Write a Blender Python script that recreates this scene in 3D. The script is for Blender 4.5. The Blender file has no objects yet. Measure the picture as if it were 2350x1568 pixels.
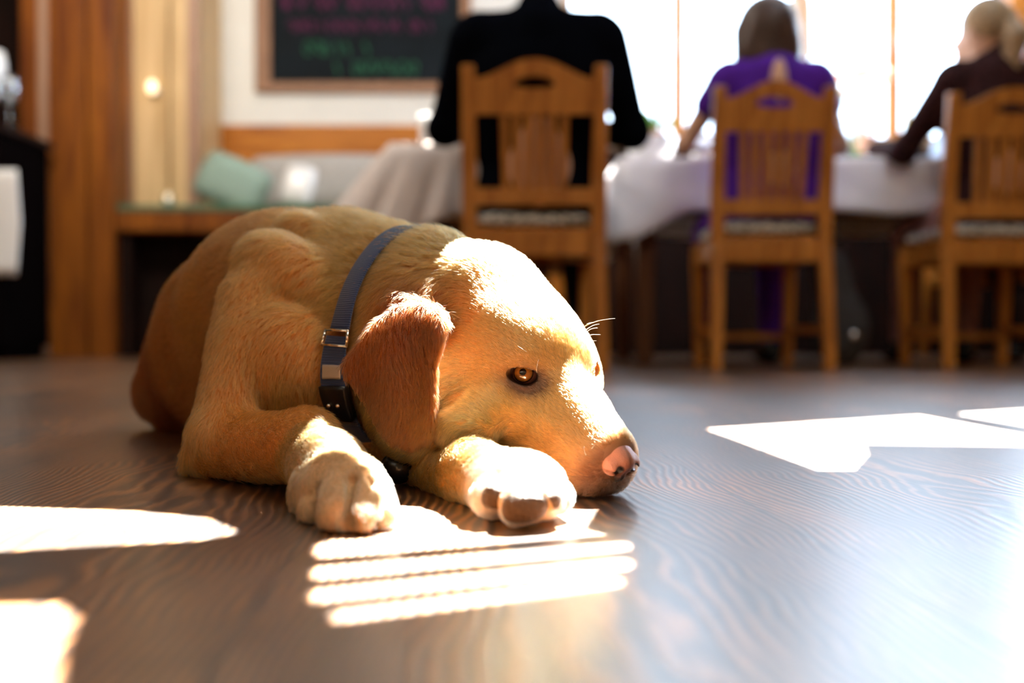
import bpy, bmesh, math, random
import numpy as np
from mathutils import Vector, Matrix, Euler
random.seed(7); RNG = np.random.default_rng(11)
C = bpy.context.scene.collection
sc = bpy.context.scene
# ------------------------------------------------------------ camera
cam = bpy.data.cameras.new('camera'); cam.sensor_width = 36; cam.lens = 36*2285/2350
cam.dof.use_dof = True; cam.dof.focus_distance = 0.805; cam.dof.aperture_fstop = 2.6; cam.clip_start = .02
co = bpy.data.objects.new('camera', cam); C.objects.link(co)
co.location = (0, 0, .13); co.rotation_euler = (math.radians(90)-math.atan(24/2285), 0, 0)
sc.camera = co
# ------------------------------------------------------------ world: bright hazy day outside
w = bpy.data.worlds.new('daylight'); sc.world = w; w.use_nodes = True
bg = w.node_tree.nodes['Background']; bg.inputs[0].default_value = (.62, .80, 1.0, 1)
wt = w.node_tree; wtc = wt.nodes.new('ShaderNodeTexCoord'); wsp = wt.nodes.new('ShaderNodeSeparateXYZ'); wmr = wt.nodes.new('ShaderNodeMapRange')
wmr.inputs[1].default_value = .16; wmr.inputs[2].default_value = .50; wmr.inputs[3].default_value = 6.5; wmr.inputs[4].default_value = 11.0    # hazy at the horizon, bright high up
wt.links.new(wtc.outputs['Generated'], wsp.inputs[0]); wt.links.new(wsp.outputs[2], wmr.inputs[0]); wdp = wt.nodes.new('ShaderNodeVectorMath'); wdp.operation = 'DOT_PRODUCT'; wdp.inputs[1].default_value = Vector((.80, .55, .25)).normalized()
wm2 = wt.nodes.new('ShaderNodeMapRange'); wm2.inputs[1].default_value = .84; wm2.inputs[2].default_value = .98; wm2.inputs[3].default_value = 0; wm2.inputs[4].default_value = 48   # glare of the hazy sky on the sunny side
wad = wt.nodes.new('ShaderNodeMath'); wad.operation = 'ADD'; wt.links.new(wtc.outputs['Generated'], wdp.inputs[0]); wt.links.new(wdp.outputs['Value'], wm2.inputs[0])
wt.links.new(wmr.outputs[0], wad.inputs[0]); wt.links.new(wm2.outputs[0], wad.inputs[1]); wt.links.new(wad.outputs[0], bg.inputs[1])
# ------------------------------------------------------------ sun
SUN = Vector((.30, .46, .81)).normalized()
sl = bpy.data.lights.new('sun', 'SUN'); sl.energy = 105; sl.color = (1, .95, .86); sl.angle = math.radians(.12)
so = bpy.data.objects.new('sun', sl); C.objects.link(so); so.rotation_euler = SUN.to_track_quat('Z', 'Y').to_euler()
# area lights: added fills without a source in the room, and window portals
def area(name, loc, look, sx, sy, e, col):
    a = bpy.data.lights.new(name, 'AREA'); a.shape = 'RECTANGLE'; a.size = sx; a.size_y = sy; a.energy = e; a.color = col
    o = bpy.data.objects.new(name, a); C.objects.link(o); o.location = loc
    o.rotation_euler = (Vector(look)-Vector(loc)).to_track_quat('-Z', 'Y').to_euler(); return o
area('window_daylight_front', (-1.6, -2.6, 1.9), (-.1, .8, .1), 2.2, 1.4, 9, (1, .88, .70))  # added warm fill behind the camera, no window there
area('ceiling_daylight', (1.0, .2, 2.64), (.1, .8, 0), 1.2, 1.2, 36, (1, .90, .74))  # added soft fill above the dog, no opening behind it
area('ceiling_lamp', (-1.5, 3.2, 2.62), (-1.1, 5.5, 1.3), 1.2, .8, 50, (1, .92, .80))  # added fill to brighten the back wall
for px_, sx_ in ((1.25, 1.55), (2.75, 1.25)):
    po = area('window_portal', (px_, 5.46, 1.85), (px_, 0, 1.85), sx_, 1.4, 1, (1, 1, 1)); po.data.cycles.is_portal = True
sc.view_settings.view_transform = 'Standard'; sc.view_settings.look = 'None'; sc.view_settings.gamma = 1
sc.view_settings.exposure = 0.70; sc.view_settings.use_curve_mapping = False
sc.cycles.use_denoising = True; sc.cycles.max_bounces = 7; sc.cycles.diffuse_bounces = 3; sc.cycles.glossy_bounces = 3
sc.cycles.transmission_bounces = 5; sc.cycles.transparent_max_bounces = 12
sc.cycles.caustics_reflective = False; sc.cycles.caustics_refractive = False; sc.cycles.sample_clamp_indirect = 6

# ------------------------------------------------------------ materials
def nt(name):
    m = bpy.data.materials.new(name); m.use_nodes = True; t = m.node_tree; return m, t, t.nodes['Principled BSDF']
def flat(name, col, rough=.6, metal=0, noise=.0, scale=20, bump=0, spec=.4, **kw):
    m, t, b = nt(name); b.inputs['Roughness'].default_value = rough; b.inputs['Metallic'].default_value = metal
    b.inputs['Specular IOR Level'].default_value = spec
    for k, v in kw.items(): b.inputs[k.replace('_', ' ')].default_value = v
    c = (*col, 1)
    if noise:
        tc = t.nodes.new('ShaderNodeTexCoord'); n = t.nodes.new('ShaderNodeTexNoise'); n.inputs['Scale'].default_value = scale; n.inputs['Detail'].default_value = 4
        r = t.nodes.new('ShaderNodeValToRGB'); r.color_ramp.elements[0].position = .3; r.color_ramp.elements[1].position = .7
        r.color_ramp.elements[0].color = tuple(x*(1-noise) for x in col)+(1,); r.color_ramp.elements[1].color = tuple(min(1, x*(1+noise)) for x in col)+(1,)
        t.links.new(tc.outputs['Object'], n.inputs['Vector']); t.links.new(n.outputs['Fac'], r.inputs[0]); t.links.new(r.outputs[0], b.inputs['Base Color'])
        if bump:
            bp = t.nodes.new('ShaderNodeBump'); bp.inputs['Strength'].default_value = bump; bp.inputs['Distance'].default_value = .01
            t.links.new(n.outputs['Fac'], bp.inputs['Height']); t.links.new(bp.outputs[0], b.inputs['Normal'])
    else: b.inputs['Base Color'].default_value = c
    return m
def wood(name, c0, c1, rough=.35, sc_=(30, 30, 2.5), axis=None):
    m, t, b = nt(name); b.inputs['Roughness'].default_value = rough; b.inputs['Specular IOR Level'].default_value = .25
    tc = t.nodes.new('ShaderNodeTexCoord'); mp = t.nodes.new('ShaderNodeMapping'); mp.inputs['Scale'].default_value = sc_
    n = t.nodes.new('ShaderNodeTexNoise'); n.inputs['Scale'].default_value = 1; n.inputs['Detail'].default_value = 5; n.inputs['Distortion'].default_value = 1.2
    r = t.nodes.new('ShaderNodeValToRGB'); r.color_ramp.elements[0].position = .35; r.color_ramp.elements[1].position = .68
    r.color_ramp.elements[0].color = (*c0, 1); r.color_ramp.elements[1].color = (*c1, 1)
    t.links.new(tc.outputs['Object'], mp.inputs[0]); t.links.new(mp.outputs[0], n.inputs['Vector']); t.links.new(n.outputs['Fac'], r.inputs[0]); t.links.new(r.outputs[0], b.inputs['Base Color'])
    return m
M = {}
M['chair'] = wood('honey_oak', (.34, .115, .016), (.56, .22, .038), .42)
M['pillar'] = wood('old_pine', (.11, .025, .003), (.30, .092, .007), .5, (14, 14, 1.2))
M['pillar_light'] = wood('worn_pine_edge', (.34, .20, .13), (.42, .26, .18), .4)
M['plank'] = wood('pale_pine', (.55, .36, .17), (.78, .56, .30), .45, (14, 14, 1))
M['boardframe'] = wood('board_frame', (.22, .11, .06), (.30, .16, .09), .5)
M['panel'] = wood('orange_pine', (.30, .085, .006), (.48, .17, .014), .4, (2, 14, 14))
M['darkwood'] = wood('dark_wood', (.006, .003, .002), (.016, .005, .003), .7)
M['tablewood'] = wood('table_wood', (.08, .025, .008), (.14, .05, .014), .5)
M['white'] = flat('white_plaster', (.80, .80, .77), .8, noise=.03, scale=6)
M['frame'] = wood('window_oak', (.36, .22, .12), (.50, .33, .2), .5)
M['slate'] = flat('slate', (.005, .008, .011), .7, noise=.3, scale=5, spec=.1)
M['pinkchalk'] = flat('pink_chalk', (.12, .015, .065), .9)
M['greenchalk'] = flat('green_chalk', (.02, .12, .055), .9)
M['cloth'] = flat('white_linen', (.78, .76, .80), .85, noise=.04, scale=30)
M['beigecloth'] = flat('beige_linen', (.60, .52, .48), .85, noise=.05, scale=30)
M['grey'] = flat('grey_weave', (.42, .40, .38), .9, noise=.15, scale=60)
M['green'] = flat('green_felt', (.08, .16, .09), .9, noise=.1, scale=40)
M['mint'] = flat('mint_check', (.26, .36, .30), .9, noise=.12, scale=90)
M['black'] = flat('black_wool', (.0025, .003, .005), .8, noise=.2, scale=40, spec=.0)
M['navy'] = flat('dark_navy_wool', (.003, .007, .013), .75, noise=.2, scale=40, spec=.15)
M['purple'] = flat('purple_jersey', (.075, .014, .25), .8, noise=.12, scale=18, spec=.1)
M['brownprint'] = flat('dark_brown_print', (.028, .009, .009), .8, noise=.8, scale=60, spec=.1)
M['rose'] = flat('dusty_skirt', (.30, .14, .12), .8, noise=.1)
M['skin'] = flat('skin', (.62, .36, .24), .5, noise=.05, Subsurface_Weight=.0)
M['hair_dark'] = flat('brown_hair', (.055, .028, .018), .45, noise=.5, scale=90)
M['hair_blond'] = flat('blond_hair', (.32, .21, .11), .45, noise=.5, scale=90)
M['blackmatte'] = flat('black_lacquer', (.003, .002, .002), .6, spec=.0)
M['shoe'] = flat('black_shoe', (.01, .01, .01), .18)
M['leaf'] = flat('leaf', (.08, .22, .04), .6, noise=.3)
M['petal'] = flat('pink_petal', (.75, .42, .36), .7, noise=.2)
M['yellow'] = flat('yellow', (.80, .55, .05), .6)
M['blueshirt'] = flat('pale_blue_shirt', (.45, .58, .78), .8)
M['bag'] = flat('dark_grey_cloth', (.045, .038, .034), .85, noise=.3)
M['chrome'] = flat('chrome', (.85, .82, .76), .14, 1)
M['china'] = flat('white_china', (.85, .85, .85), .15)
M['terracotta'] = flat('terracotta', (.4, .16, .08), .7)
def glass(name, tint=(1, 1, 1), g=.12):
    m, t, b = nt(name); o = t.nodes['Material Output']; tr = t.nodes.new('ShaderNodeBsdfTransparent'); tr.inputs[0].default_value = (*tint, 1)
    gl = t.nodes.new('ShaderNodeBsdfGlossy'); gl.inputs['Roughness'].default_value = .05; mx = t.nodes.new('ShaderNodeMixShader'); mx.inputs[0].default_value = g
    t.nodes.remove(b); t.links.new(tr.outputs[0], mx.inputs[1]); t.links.new(gl.outputs[0], mx.inputs[2]); t.links.new(mx.outputs[0], o.inputs[0]); return m
M['pane'] = glass('window_glass', (.98, .99, 1), .05); M['glass'] = glass('drinking_glass', (.9, .93, .95), .22)
# cushion: small leaf check in grey and white
def cushion_mat():
    m, t, b = nt('patterned_cushion'); b.inputs['Roughness'].default_value = .9
    tc = t.nodes.new('ShaderNodeTexCoord'); v = t.nodes.new('ShaderNodeTexVoronoi'); v.inputs['Scale'].default_value = 55
    r = t.nodes.new('ShaderNodeValToRGB'); r.color_ramp.elements[0].position = .35; r.color_ramp.elements[0].color = (.05, .07, .07, 1); r.color_ramp.elements[1].position = .5; r.color_ramp.elements[1].color = (.80, .78, .72, 1)
    t.links.new(tc.outputs['Object'], v.inputs['Vector']); t.links.new(v.outputs['Distance'], r.inputs[0]); t.links.new(r.outputs[0], b.inputs['Base Color']); return m
M['cushion'] = cushion_mat()
M['darkwood'].node_tree.nodes['Principled BSDF'].inputs['Specular IOR Level'].default_value = .1
# floor: wide weathered planks along the room's depth
def floor_mat():
    m, t, b = nt('weathered_plank_floor'); L = t.links.new; N = t.nodes.new
    def math_(op, a, bb=None, c=None):
        n = N('ShaderNodeMath'); n.operation = op
        for i, x in enumerate((a, bb, c)):
            if x is None: continue
            if isinstance(x, (int, float)): n.inputs[i].default_value = x
            else: L(x, n.inputs[i])
        return n.outputs[0]
    tc = N('ShaderNodeTexCoord'); mp = N('ShaderNodeMapping'); mp.inputs['Rotation'].default_value = (0, 0, math.radians(-4.0)); L(tc.outputs['Object'], mp.inputs[0])
    sp = N('ShaderNodeSeparateXYZ'); L(mp.outputs[0], sp.inputs[0])
    W = .318
    u = math_('DIVIDE', math_('ADD', sp.outputs[0], 10*W-.23), W)
    cell = math_('FLOOR', u); fr = math_('FRACT', u)
    seam = math_('LESS_THAN', math_('ABSOLUTE', math_('SUBTRACT', fr, .5)), .4945)
    wn = N('ShaderNodeTexWhiteNoise'); wn.noise_dimensions = '1D'; L(cell, wn.inputs['W'])
    # cathedral grain: rings of a slightly tilted log, cut by the plank
    off = math_('MULTIPLY', wn.outputs['Value'], 7.0)
    cx = math_('MULTIPLY', math_('SUBTRACT', fr, math_('ADD', .25, math_('MULTIPLY', wn.outputs['Value'], .5))), W)
    nz = N('ShaderNodeTexNoise'); nz.inputs['Scale'].default_value = 3.0; nz.inputs['Detail'].default_value = 3
    cm = N('ShaderNodeCombineXYZ'); L(math_('MULTIPLY', sp.outputs[0], 1.3), cm.inputs[0]); L(math_('MULTIPLY', math_('ADD', sp.outputs[1], off), .75), cm.inputs[1]); L(off, cm.inputs[2]); L(cm.outputs[0], nz.inputs['Vector'])
    nn = math_('MULTIPLY', math_('SUBTRACT', nz.outputs['Fac'], .5), .085)
    rad = math_('SQRT', math_('ADD', math_('MULTIPLY', cx, cx), math_('POWER', math_('ADD', math_('MULTIPLY', math_('ADD', sp.outputs[1], off), .02), .03), 2)))
    n4 = N('ShaderNodeTexNoise'); n4.inputs['Scale'].default_value = 38; n4.inputs['Detail'].default_value = 4; m4 = N('ShaderNodeMapping'); m4.inputs['Scale'].default_value = (1, .22, 1); L(mp.outputs[0], m4.inputs[0]); L(m4.outputs[0], n4.inputs['Vector'])
    nn = math_('ADD', nn, math_('MULTIPLY', math_('SUBTRACT', n4.outputs['Fac'], .5), .0065))
    ring0 = math_('SINE', math_('MULTIPLY', math_('ADD', rad, nn), 1350.0))
    n5 = N('ShaderNodeTexNoise'); n5.inputs['Scale'].default_value = 9; n5.inputs['Detail'].default_value = 5; L(m4.outputs[0], n5.inputs['Vector'])
    ring = math_('ADD', math_('MULTIPLY', ring0, .62), math_('MULTIPLY', math_('SUBTRACT', n5.outputs['Fac'], .5), 2.4))
    rr = N('ShaderNodeValToRGB'); rr.color_ramp.elements[0].position = .0; rr.color_ramp.elements[1].position = 1
    rr.color_ramp.elements[0].color = (.005, .003, .002, 1); rr.color_ramp.elements[1].color = (.36, .165, .048, 1)
    e = rr.color_ramp.elements.new(.45); e.color = (.050, .023, .009, 1)
    L(math_('ADD', math_('MULTIPLY', ring, .5), .5), rr.inputs[0])
    # broad wear patches
    n2 = N('ShaderNodeTexNoise'); n2.inputs['Scale'].default_value = 2.6; n2.inputs['Detail'].default_value = 6; n2.inputs['Roughness'].default_value = .6; L(mp.outputs[0], n2.inputs['Vector'])
    n3 = N('ShaderNodeTexNoise'); n3.inputs['Scale'].default_value = 260; n3.inputs['Detail'].default_value = 3
    m3 = N('ShaderNodeMapping'); m3.inputs['Scale'].default_value = (1, .10, 1); L(mp.outputs[0], m3.inputs[0]); L(m3.outputs[0], n3.inputs['Vector'])
    r2 = N('ShaderNodeValToRGB'); r2.color_ramp.elements[0].position = .35; r2.color_ramp.elements[1].position = .7; r2.color_ramp.elements[0].color = (.38, .36, .36, 1); r2.color_ramp.elements[1].color = (1.9, 1.65, 1.4, 1)
    L(n2.outputs['Fac'], r2.inputs[0])
    mx = N('ShaderNodeMix'); mx.data_type = 'RGBA'; mx.blend_type = 'MULTIPLY'; mx.inputs[0].default_value = 1; L(rr.outputs[0], mx.inputs[6]); L(r2.outputs[0], mx.inputs[7])
    r3 = N('ShaderNodeValToRGB'); r3.color_ramp.elements[0].position = .3; r3.color_ramp.elements[1].position = .6; r3.color_ramp.elements[0].color = (.5, .5, .5, 1); r3.color_ramp.elements[1].color = (1.15, 1.15, 1.15, 1); L(n3.outputs['Fac'], r3.inputs[0])
    mx3 = N('ShaderNodeMix'); mx3.data_type = 'RGBA'; mx3.blend_type = 'MULTIPLY'; mx3.inputs[0].default_value = .8; L(mx.outputs[2], mx3.inputs[6]); L(r3.outputs[0], mx3.inputs[7])
    mx2 = N('ShaderNodeMix'); mx2.data_type = 'RGBA'; L(seam, mx2.inputs[0]); mx2.inputs[6].default_value = (.012, .007, .004, 1); L(mx3.outputs[2], mx2.inputs[7])
    L(mx2.outputs[2], b.inputs['Base Color'])
    h = math_('ADD', math_('MULTIPLY', ring, .35), math_('ADD', math_('MULTIPLY', n3.outputs['Fac'], .5), math_('MULTIPLY', seam, 3)))
    bp = N('ShaderNodeBump'); bp.inputs['Strength'].default_value = .6; bp.inputs['Distance'].default_value = .0016; L(h, bp.inputs['Height']); L(bp.outputs[0], b.inputs['Normal'])
    b.inputs['Specular IOR Level'].default_value = .8
    b.inputs['Coat Weight'].default_value = .9; b.inputs['Coat Roughness'].default_value = .30
    L(math_('ADD', .34, math_('MULTIPLY', n2.outputs['Fac'], .24)), b.inputs['Roughness'])
    return m
M['floor'] = floor_mat()

# ------------------------------------------------------------ mesh helpers
class MB:
    def __init__(s): s.bm = bmesh.new()
    def box(s, lo, hi, bev=0, M_=None):
        vs = [s.bm.verts.new((x, y, z)) for x in (lo[0], hi[0]) for y in (lo[1], hi[1]) for z in (lo[2], hi[2])]
        fs = [s.bm.faces.new([vs[i] for i in f]) for f in ((0, 1, 3, 2), (4, 6, 7, 5), (0, 4, 5, 1), (2, 3, 7, 6), (0, 2, 6, 4), (1, 5, 7, 3))]
        if bev:
            es = list({e for f in fs for e in f.edges}); r = bmesh.ops.bevel(s.bm, geom=es, offset=bev, segments=2, affect='EDGES', profile=.5)
        if M_ is not None: bmesh.ops.transform(s.bm, matrix=M_, verts=vs if not bev else s.bm.verts)
        return s
    def bar(s, a, b, w0, d0, w1=None, d1=None):
        a = Vector(a); b = Vector(b); w1 = w0 if w1 is None else w1; d1 = d0 if d1 is None else d1
        ax = (b-a).normalized(); ref = Vector((0, 1, 0)) if abs(ax.y) < .9 else Vector((0, 0, 1)); x = ref.cross(ax).normalized(); y = ax.cross(x)
        r = []
        for p, w, d in ((a, w0, d0), (b, w1, d1)):
            r.append([s.bm.verts.new(p+x*sx*w/2+y*sy*d/2) for sx, sy in ((-1, -1), (1, -1), (1, 1), (-1, 1))])
        fs = [s.bm.faces.new(r[0][::-1]), s.bm.faces.new(r[1])]+[s.bm.faces.new((r[0][i], r[0][(i+1) % 4], r[1][(i+1) % 4], r[1][i])) for i in range(4)]
        bmesh.ops.bevel(s.bm, geom=list({e for f in fs for e in f.edges}), offset=min(w0, d0, w1, d1)*.14, segments=2, affect='EDGES', profile=.5)
        return s
    def tube(s, pts, radii, n=12, cap=True):
        pts = [Vector(p) for p in pts]; radii = radii if hasattr(radii, '__len__') else [radii]*len(pts); rings = []
        for i, p in enumerate(pts):
            t = (pts[min(i+1, len(pts)-1)]-pts[max(i-1, 0)]).normalized(); ref = Vector((0, 0, 1)) if abs(t.z) < .95 else Vector((1, 0, 0))
            x = ref.cross(t).normalized(); y = t.cross(x)
            rings.append([s.bm.verts.new(p+(x*math.cos(2*math.pi*k/n)+y*math.sin(2*math.pi*k/n))*radii[i]) for k in range(n)])
        for a, b in zip(rings, rings[1:]):
            for k in range(n): s.bm.faces.new((a[k], a[(k+1) % n], b[(k+1) % n], b[k]))
        if cap: s.bm.faces.new(rings[0][::-1]); s.bm.faces.new(rings[-1])
        return s
    def lathe(s, prof, c=(0, 0, 0), n=28, closed=False):
        rings = []
        for r, z in prof: rings.append([s.bm.verts.new((c[0]+r*math.cos(2*math.pi*k/n), c[1]+r*math.sin(2*math.pi*k/n), c[2]+z)) for k in range(n)])
        for a, b in zip(rings, rings[1:]):
            for k in range(n): s.bm.faces.new((a[k], a[(k+1) % n], b[(k+1) % n], b[k]))
        s.bm.faces.new(rings[0][::-1]); s.bm.faces.new(rings[-1]); return s
    def ell(s, c, r, seg=20, M_=None):
        m = Matrix.Translation(c) @ (M_ or Matrix()) @ Matrix.Diagonal((*r, 1)); bmesh.ops.create_uvsphere(s.bm, u_segments=seg, v_segments=max(8, seg//2+2), radius=1, matrix=m); return s
    def prism(s, poly, y0, y1, holes=()):
        bm = s.bm; es = []
        for lp in [poly]+list(holes):
            vs = [bm.verts.new((x, y0, z)) for x, z in lp]
            es += [bm.edges.new((vs[i], vs[(i+1) % len(vs)])) for i in range(len(vs))]
        r = bmesh.ops.triangle_fill(bm, use_beauty=True, use_dissolve=False, edges=es)
        fs = [g for g in r['geom'] if isinstance(g, bmesh.types.BMFace)]
        ex = bmesh.ops.extrude_face_region(bm, geom=fs)
        bmesh.ops.translate(bm, vec=(0, y1-y0, 0), verts=[g for g in ex['geom'] if isinstance(g, bmesh.types.BMVert)])
        bmesh.ops.recalc_face_normals(bm, faces=bm.faces); return s
    def build(s, name, mat, parent=None, smooth=False, loc=None):
        me = bpy.data.meshes.new(name); bmesh.ops.recalc_face_normals(s.bm, faces=s.bm.faces); s.bm.to_mesh(me); s.bm.free(); me.materials.append(mat)
        if smooth: me.polygons.foreach_set('use_smooth', [True]*len(me.polygons))
        o = bpy.data.objects.new(name, me); C.objects.link(o)
        if parent: o.parent = parent
        if loc is not None: o.location = loc
        return o
def tag(o, label=None, cat=None, group=None, kind=None):
    if label: o['label'] = label
    if cat: o['category'] = cat
    if group: o['group'] = group
    if kind: o['kind'] = kind
    return o
def thing(name, label, cat, loc=(0, 0, 0), rz=0, group=None):
    o = bpy.data.objects.new(name, None); C.objects.link(o); o.location = loc; o.rotation_euler = (0, 0, rz); o.empty_display_size = .05
    return tag(o, label, cat, group)
def struct(o): o['kind'] = 'structure'; return o

# ---------------------------------------------------------------- dog: implicit surface sculpting
FPX = 2285.0; YH = 760.0; CAMH = 0.13
def P(px, py, d):
    return np.array([(px-1175.0)/FPX*d, d, CAMH+(YH-py)/FPX*d])
HF = np.array([.512,-.741,-.435]); HL = np.array([.843,.530,.092]); HU = np.array([.162,-.414,.896])
HF = HF/np.linalg.norm(HF); HL = HL-HF*HL.dot(HF); HL /= np.linalg.norm(HL); HU = np.cross(HF, HL)
HO = np.array([.0322,.8266,.0965]); HS = .0093
def H(x, y, z): return HO + HS*(x*HF + y*HL + z*HU)

PR=[]; CUR=0
class Prim:
    def __init__(s, kind, k, col, flow, length, op='add', **kw):
        s.g=CUR; s.kind=kind; s.k=k; s.col=col; s.flow=flow; s.len=length; s.op=op; s.__dict__.update(kw)
    def bbox(s):
        if s.kind=='cone':
            return np.minimum(s.a-s.ra, s.b-s.rb), np.maximum(s.a+s.ra, s.b+s.rb)
        if s.kind=='ell':
            e=np.sqrt(((s.M*s.r[None,:])**2).sum(1)); return s.c-e, s.c+e
        if s.kind=='slab':
            return s.lo, s.hi
    def dist(s, X, Y, Z):
        if s.kind=='cone':
            ba=s.b-s.a; L2=float(ba.dot(ba)); 
            t=((X-s.a[0])*ba[0]+(Y-s.a[1])*ba[1]+(Z-s.a[2])*ba[2])/L2
            t=np.clip(t,0,1)
            ts=t*t*(3-2*t)*.5+t*.5
            r=s.ra+(s.rb-s.ra)*ts
            return np.sqrt((X-s.a[0]-t*ba[0])**2+(Y-s.a[1]-t*ba[1])**2+(Z-s.a[2]-t*ba[2])**2)-r
        if s.kind=='ell':
            dx,dy,dz=X-s.c[0],Y-s.c[1],Z-s.c[2]
            q=[dx*s.M[0,i]+dy*s.M[1,i]+dz*s.M[2,i] for i in range(3)]
            k0=np.sqrt(sum((q[i]/s.r[i])**2 for i in range(3)))
            k1=np.sqrt(sum((q[i]/s.r[i]**2)**2 for i in range(3)))+1e-9
            return k0*(k0-1)/k1
        if s.kind=='slab':
            dx,dy,dz=X-s.o[0],Y-s.o[1],Z-s.o[2]
            u=dx*s.U[0]+dy*s.U[1]+dz*s.U[2]; v=dx*s.V[0]+dy*s.V[1]+dz*s.V[2]; w=dx*s.N[0]+dy*s.N[1]+dz*s.N[2]
            p=s.poly; d=np.full(u.shape,1e9,np.float32); sgn=np.ones(u.shape,bool); n=len(p)
            for i in range(n):
                a=p[i]; b=p[i-1]; e=b-a
                wx=u-a[0]; wy=v-a[1]
                t=np.clip((wx*e[0]+wy*e[1])/(e.dot(e)),0,1)
                d=np.minimum(d,(wx-e[0]*t)**2+(wy-e[1]*t)**2)
                c1=v>=a[1]; c2=v<b[1]; c3=e[0]*wy>e[1]*wx
                sgn^=((c1&c2&c3)|(~c1&~c2&~c3))
            d2=np.where(sgn,np.sqrt(d),-np.sqrt(d))
            h=s.hfun(u,v); th=s.tfun(u,v)
            dw=np.abs(w-h)-th
            k=.005; m=np.clip(.5+.5*(d2-dw)/k,0,1)
            return dw*(1-m)+d2*m+k*m*(1-m)-0.0
PR=[]; CUR=0
def cone(a,b,ra,rb,k=.02,col='gold',flow=None,ln=.014,op='add',zone='body'):
    a=np.array(a,float);b=np.array(b,float)
    if flow is None: flow=b-a
    PR.append(Prim('cone',k,col,np.array(flow,float)/np.linalg.norm(flow),ln,op,a=a,b=b,ra=ra,rb=rb,zone=zone))
def ell(c,r,M=None,k=.02,col='gold',flow=(0,0,-1),ln=.014,op='add',zone='body'):
    M=np.eye(3) if M is None else M
    PR.append(Prim('ell',k,col,np.array(flow,float)/np.linalg.norm(flow),ln,op,c=np.array(c,float),r=np.array(r,float),M=M,zone=zone))
MH=np.stack([HF,HL,HU],1)
def hell(c,r,rot=None,**kw):
    M=MH if rot is None else MH@rot
    kw.setdefault('flow',-HF); kw.setdefault('ln',.006); kw.setdefault('col','face'); kw.setdefault('zone','head')
    ell(H(*c),np.array(r)*HS,M,**kw)
def hcone(a,b,ra,rb,**kw):
    kw.setdefault('flow',-HF); kw.setdefault('ln',.006); kw.setdefault('col','face'); kw.setdefault('zone','head')
    cone(H(*a),H(*b),ra*HS,rb*HS,**kw)
def axes(x,up=(0,0,1)):
    x=np.array(x,float);x/=np.linalg.norm(x);u=np.array(up,float);y=np.cross(u,x);y/=np.linalg.norm(y);return np.stack([x,y,np.cross(x,y)],1)
def rotm(ax,deg):
    a=math.radians(deg);c,s=math.cos(a),math.sin(a)
    return {'x':np.array([[1,0,0],[0,c,-s],[0,s,c]]),'y':np.array([[c,0,s],[0,1,0],[-s,0,c]]),'z':np.array([[c,-s,0],[s,c,0],[0,0,1]])}[ax]

def evaluate(lo,hi,h,floor=True):
    n=np.ceil((hi-lo)/h).astype(int)+1
    xs=[(lo[i]+h*np.arange(n[i])).astype(np.float32) for i in range(3)]
    FS={}
    for p in PR:
        F=FS[p.g] if p.g in FS else FS.setdefault(p.g,np.full(n,1.0,np.float32))
        a,b=p.bbox(); m=2*abs(p.k)+.01
        i0=np.maximum(np.floor((a-m-lo)/h).astype(int),0); i1=np.minimum(np.ceil((b+m-lo)/h).astype(int)+1,n)
        if (i1<=i0).any(): continue
        X=xs[0][i0[0]:i1[0]][:,None,None];Y=xs[1][i0[1]:i1[1]][None,:,None];Z=xs[2][i0[2]:i1[2]][None,None,:]
        d=p.dist(X,Y,Z).astype(np.float32)
        S=F[i0[0]:i1[0],i0[1]:i1[1],i0[2]:i1[2]]
        k=p.k
        if p.op=='add':
            t=np.clip(.5+.5*(S-d)/k,0,1); S[...]=S*(1-t)+d*t-k*t*(1-t)
        else:
            t=np.clip(.5-.5*(S+d)/k,0,1); S[...]=S*(1-t)+(-d)*t+k*t*(1-t)
    F=FS.pop(0)
    for g,k in ((1,.016),(2,.0022)):          # near foreleg flows into the shoulder; far foreleg only touches the head
        if g in FS:
            d=FS.pop(g); t=np.clip(.5+.5*(F-d)/k,0,1); F=F*(1-t)+d*t-k*t*(1-t); del d
    Z=xs[2][None,None,:]
    if floor: np.maximum(F,.0012-Z,out=F)
    return F,xs
def field_at(pts):
    X,Y,Z=pts[:,0],pts[:,1],pts[:,2]
    F=np.full(len(pts),1.0)
    for p in PR:
        if p.g: continue
        d=p.dist(X,Y,Z); k=p.k
        if p.op=='add':
            t=np.clip(.5+.5*(F-d)/k,0,1); F=F*(1-t)+d*t-k*t*(1-t)
        else:
            t=np.clip(.5-.5*(F+d)/k,0,1); F=F*(1-t)+(-d)*t+k*t*(1-t)
    return F
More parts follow.
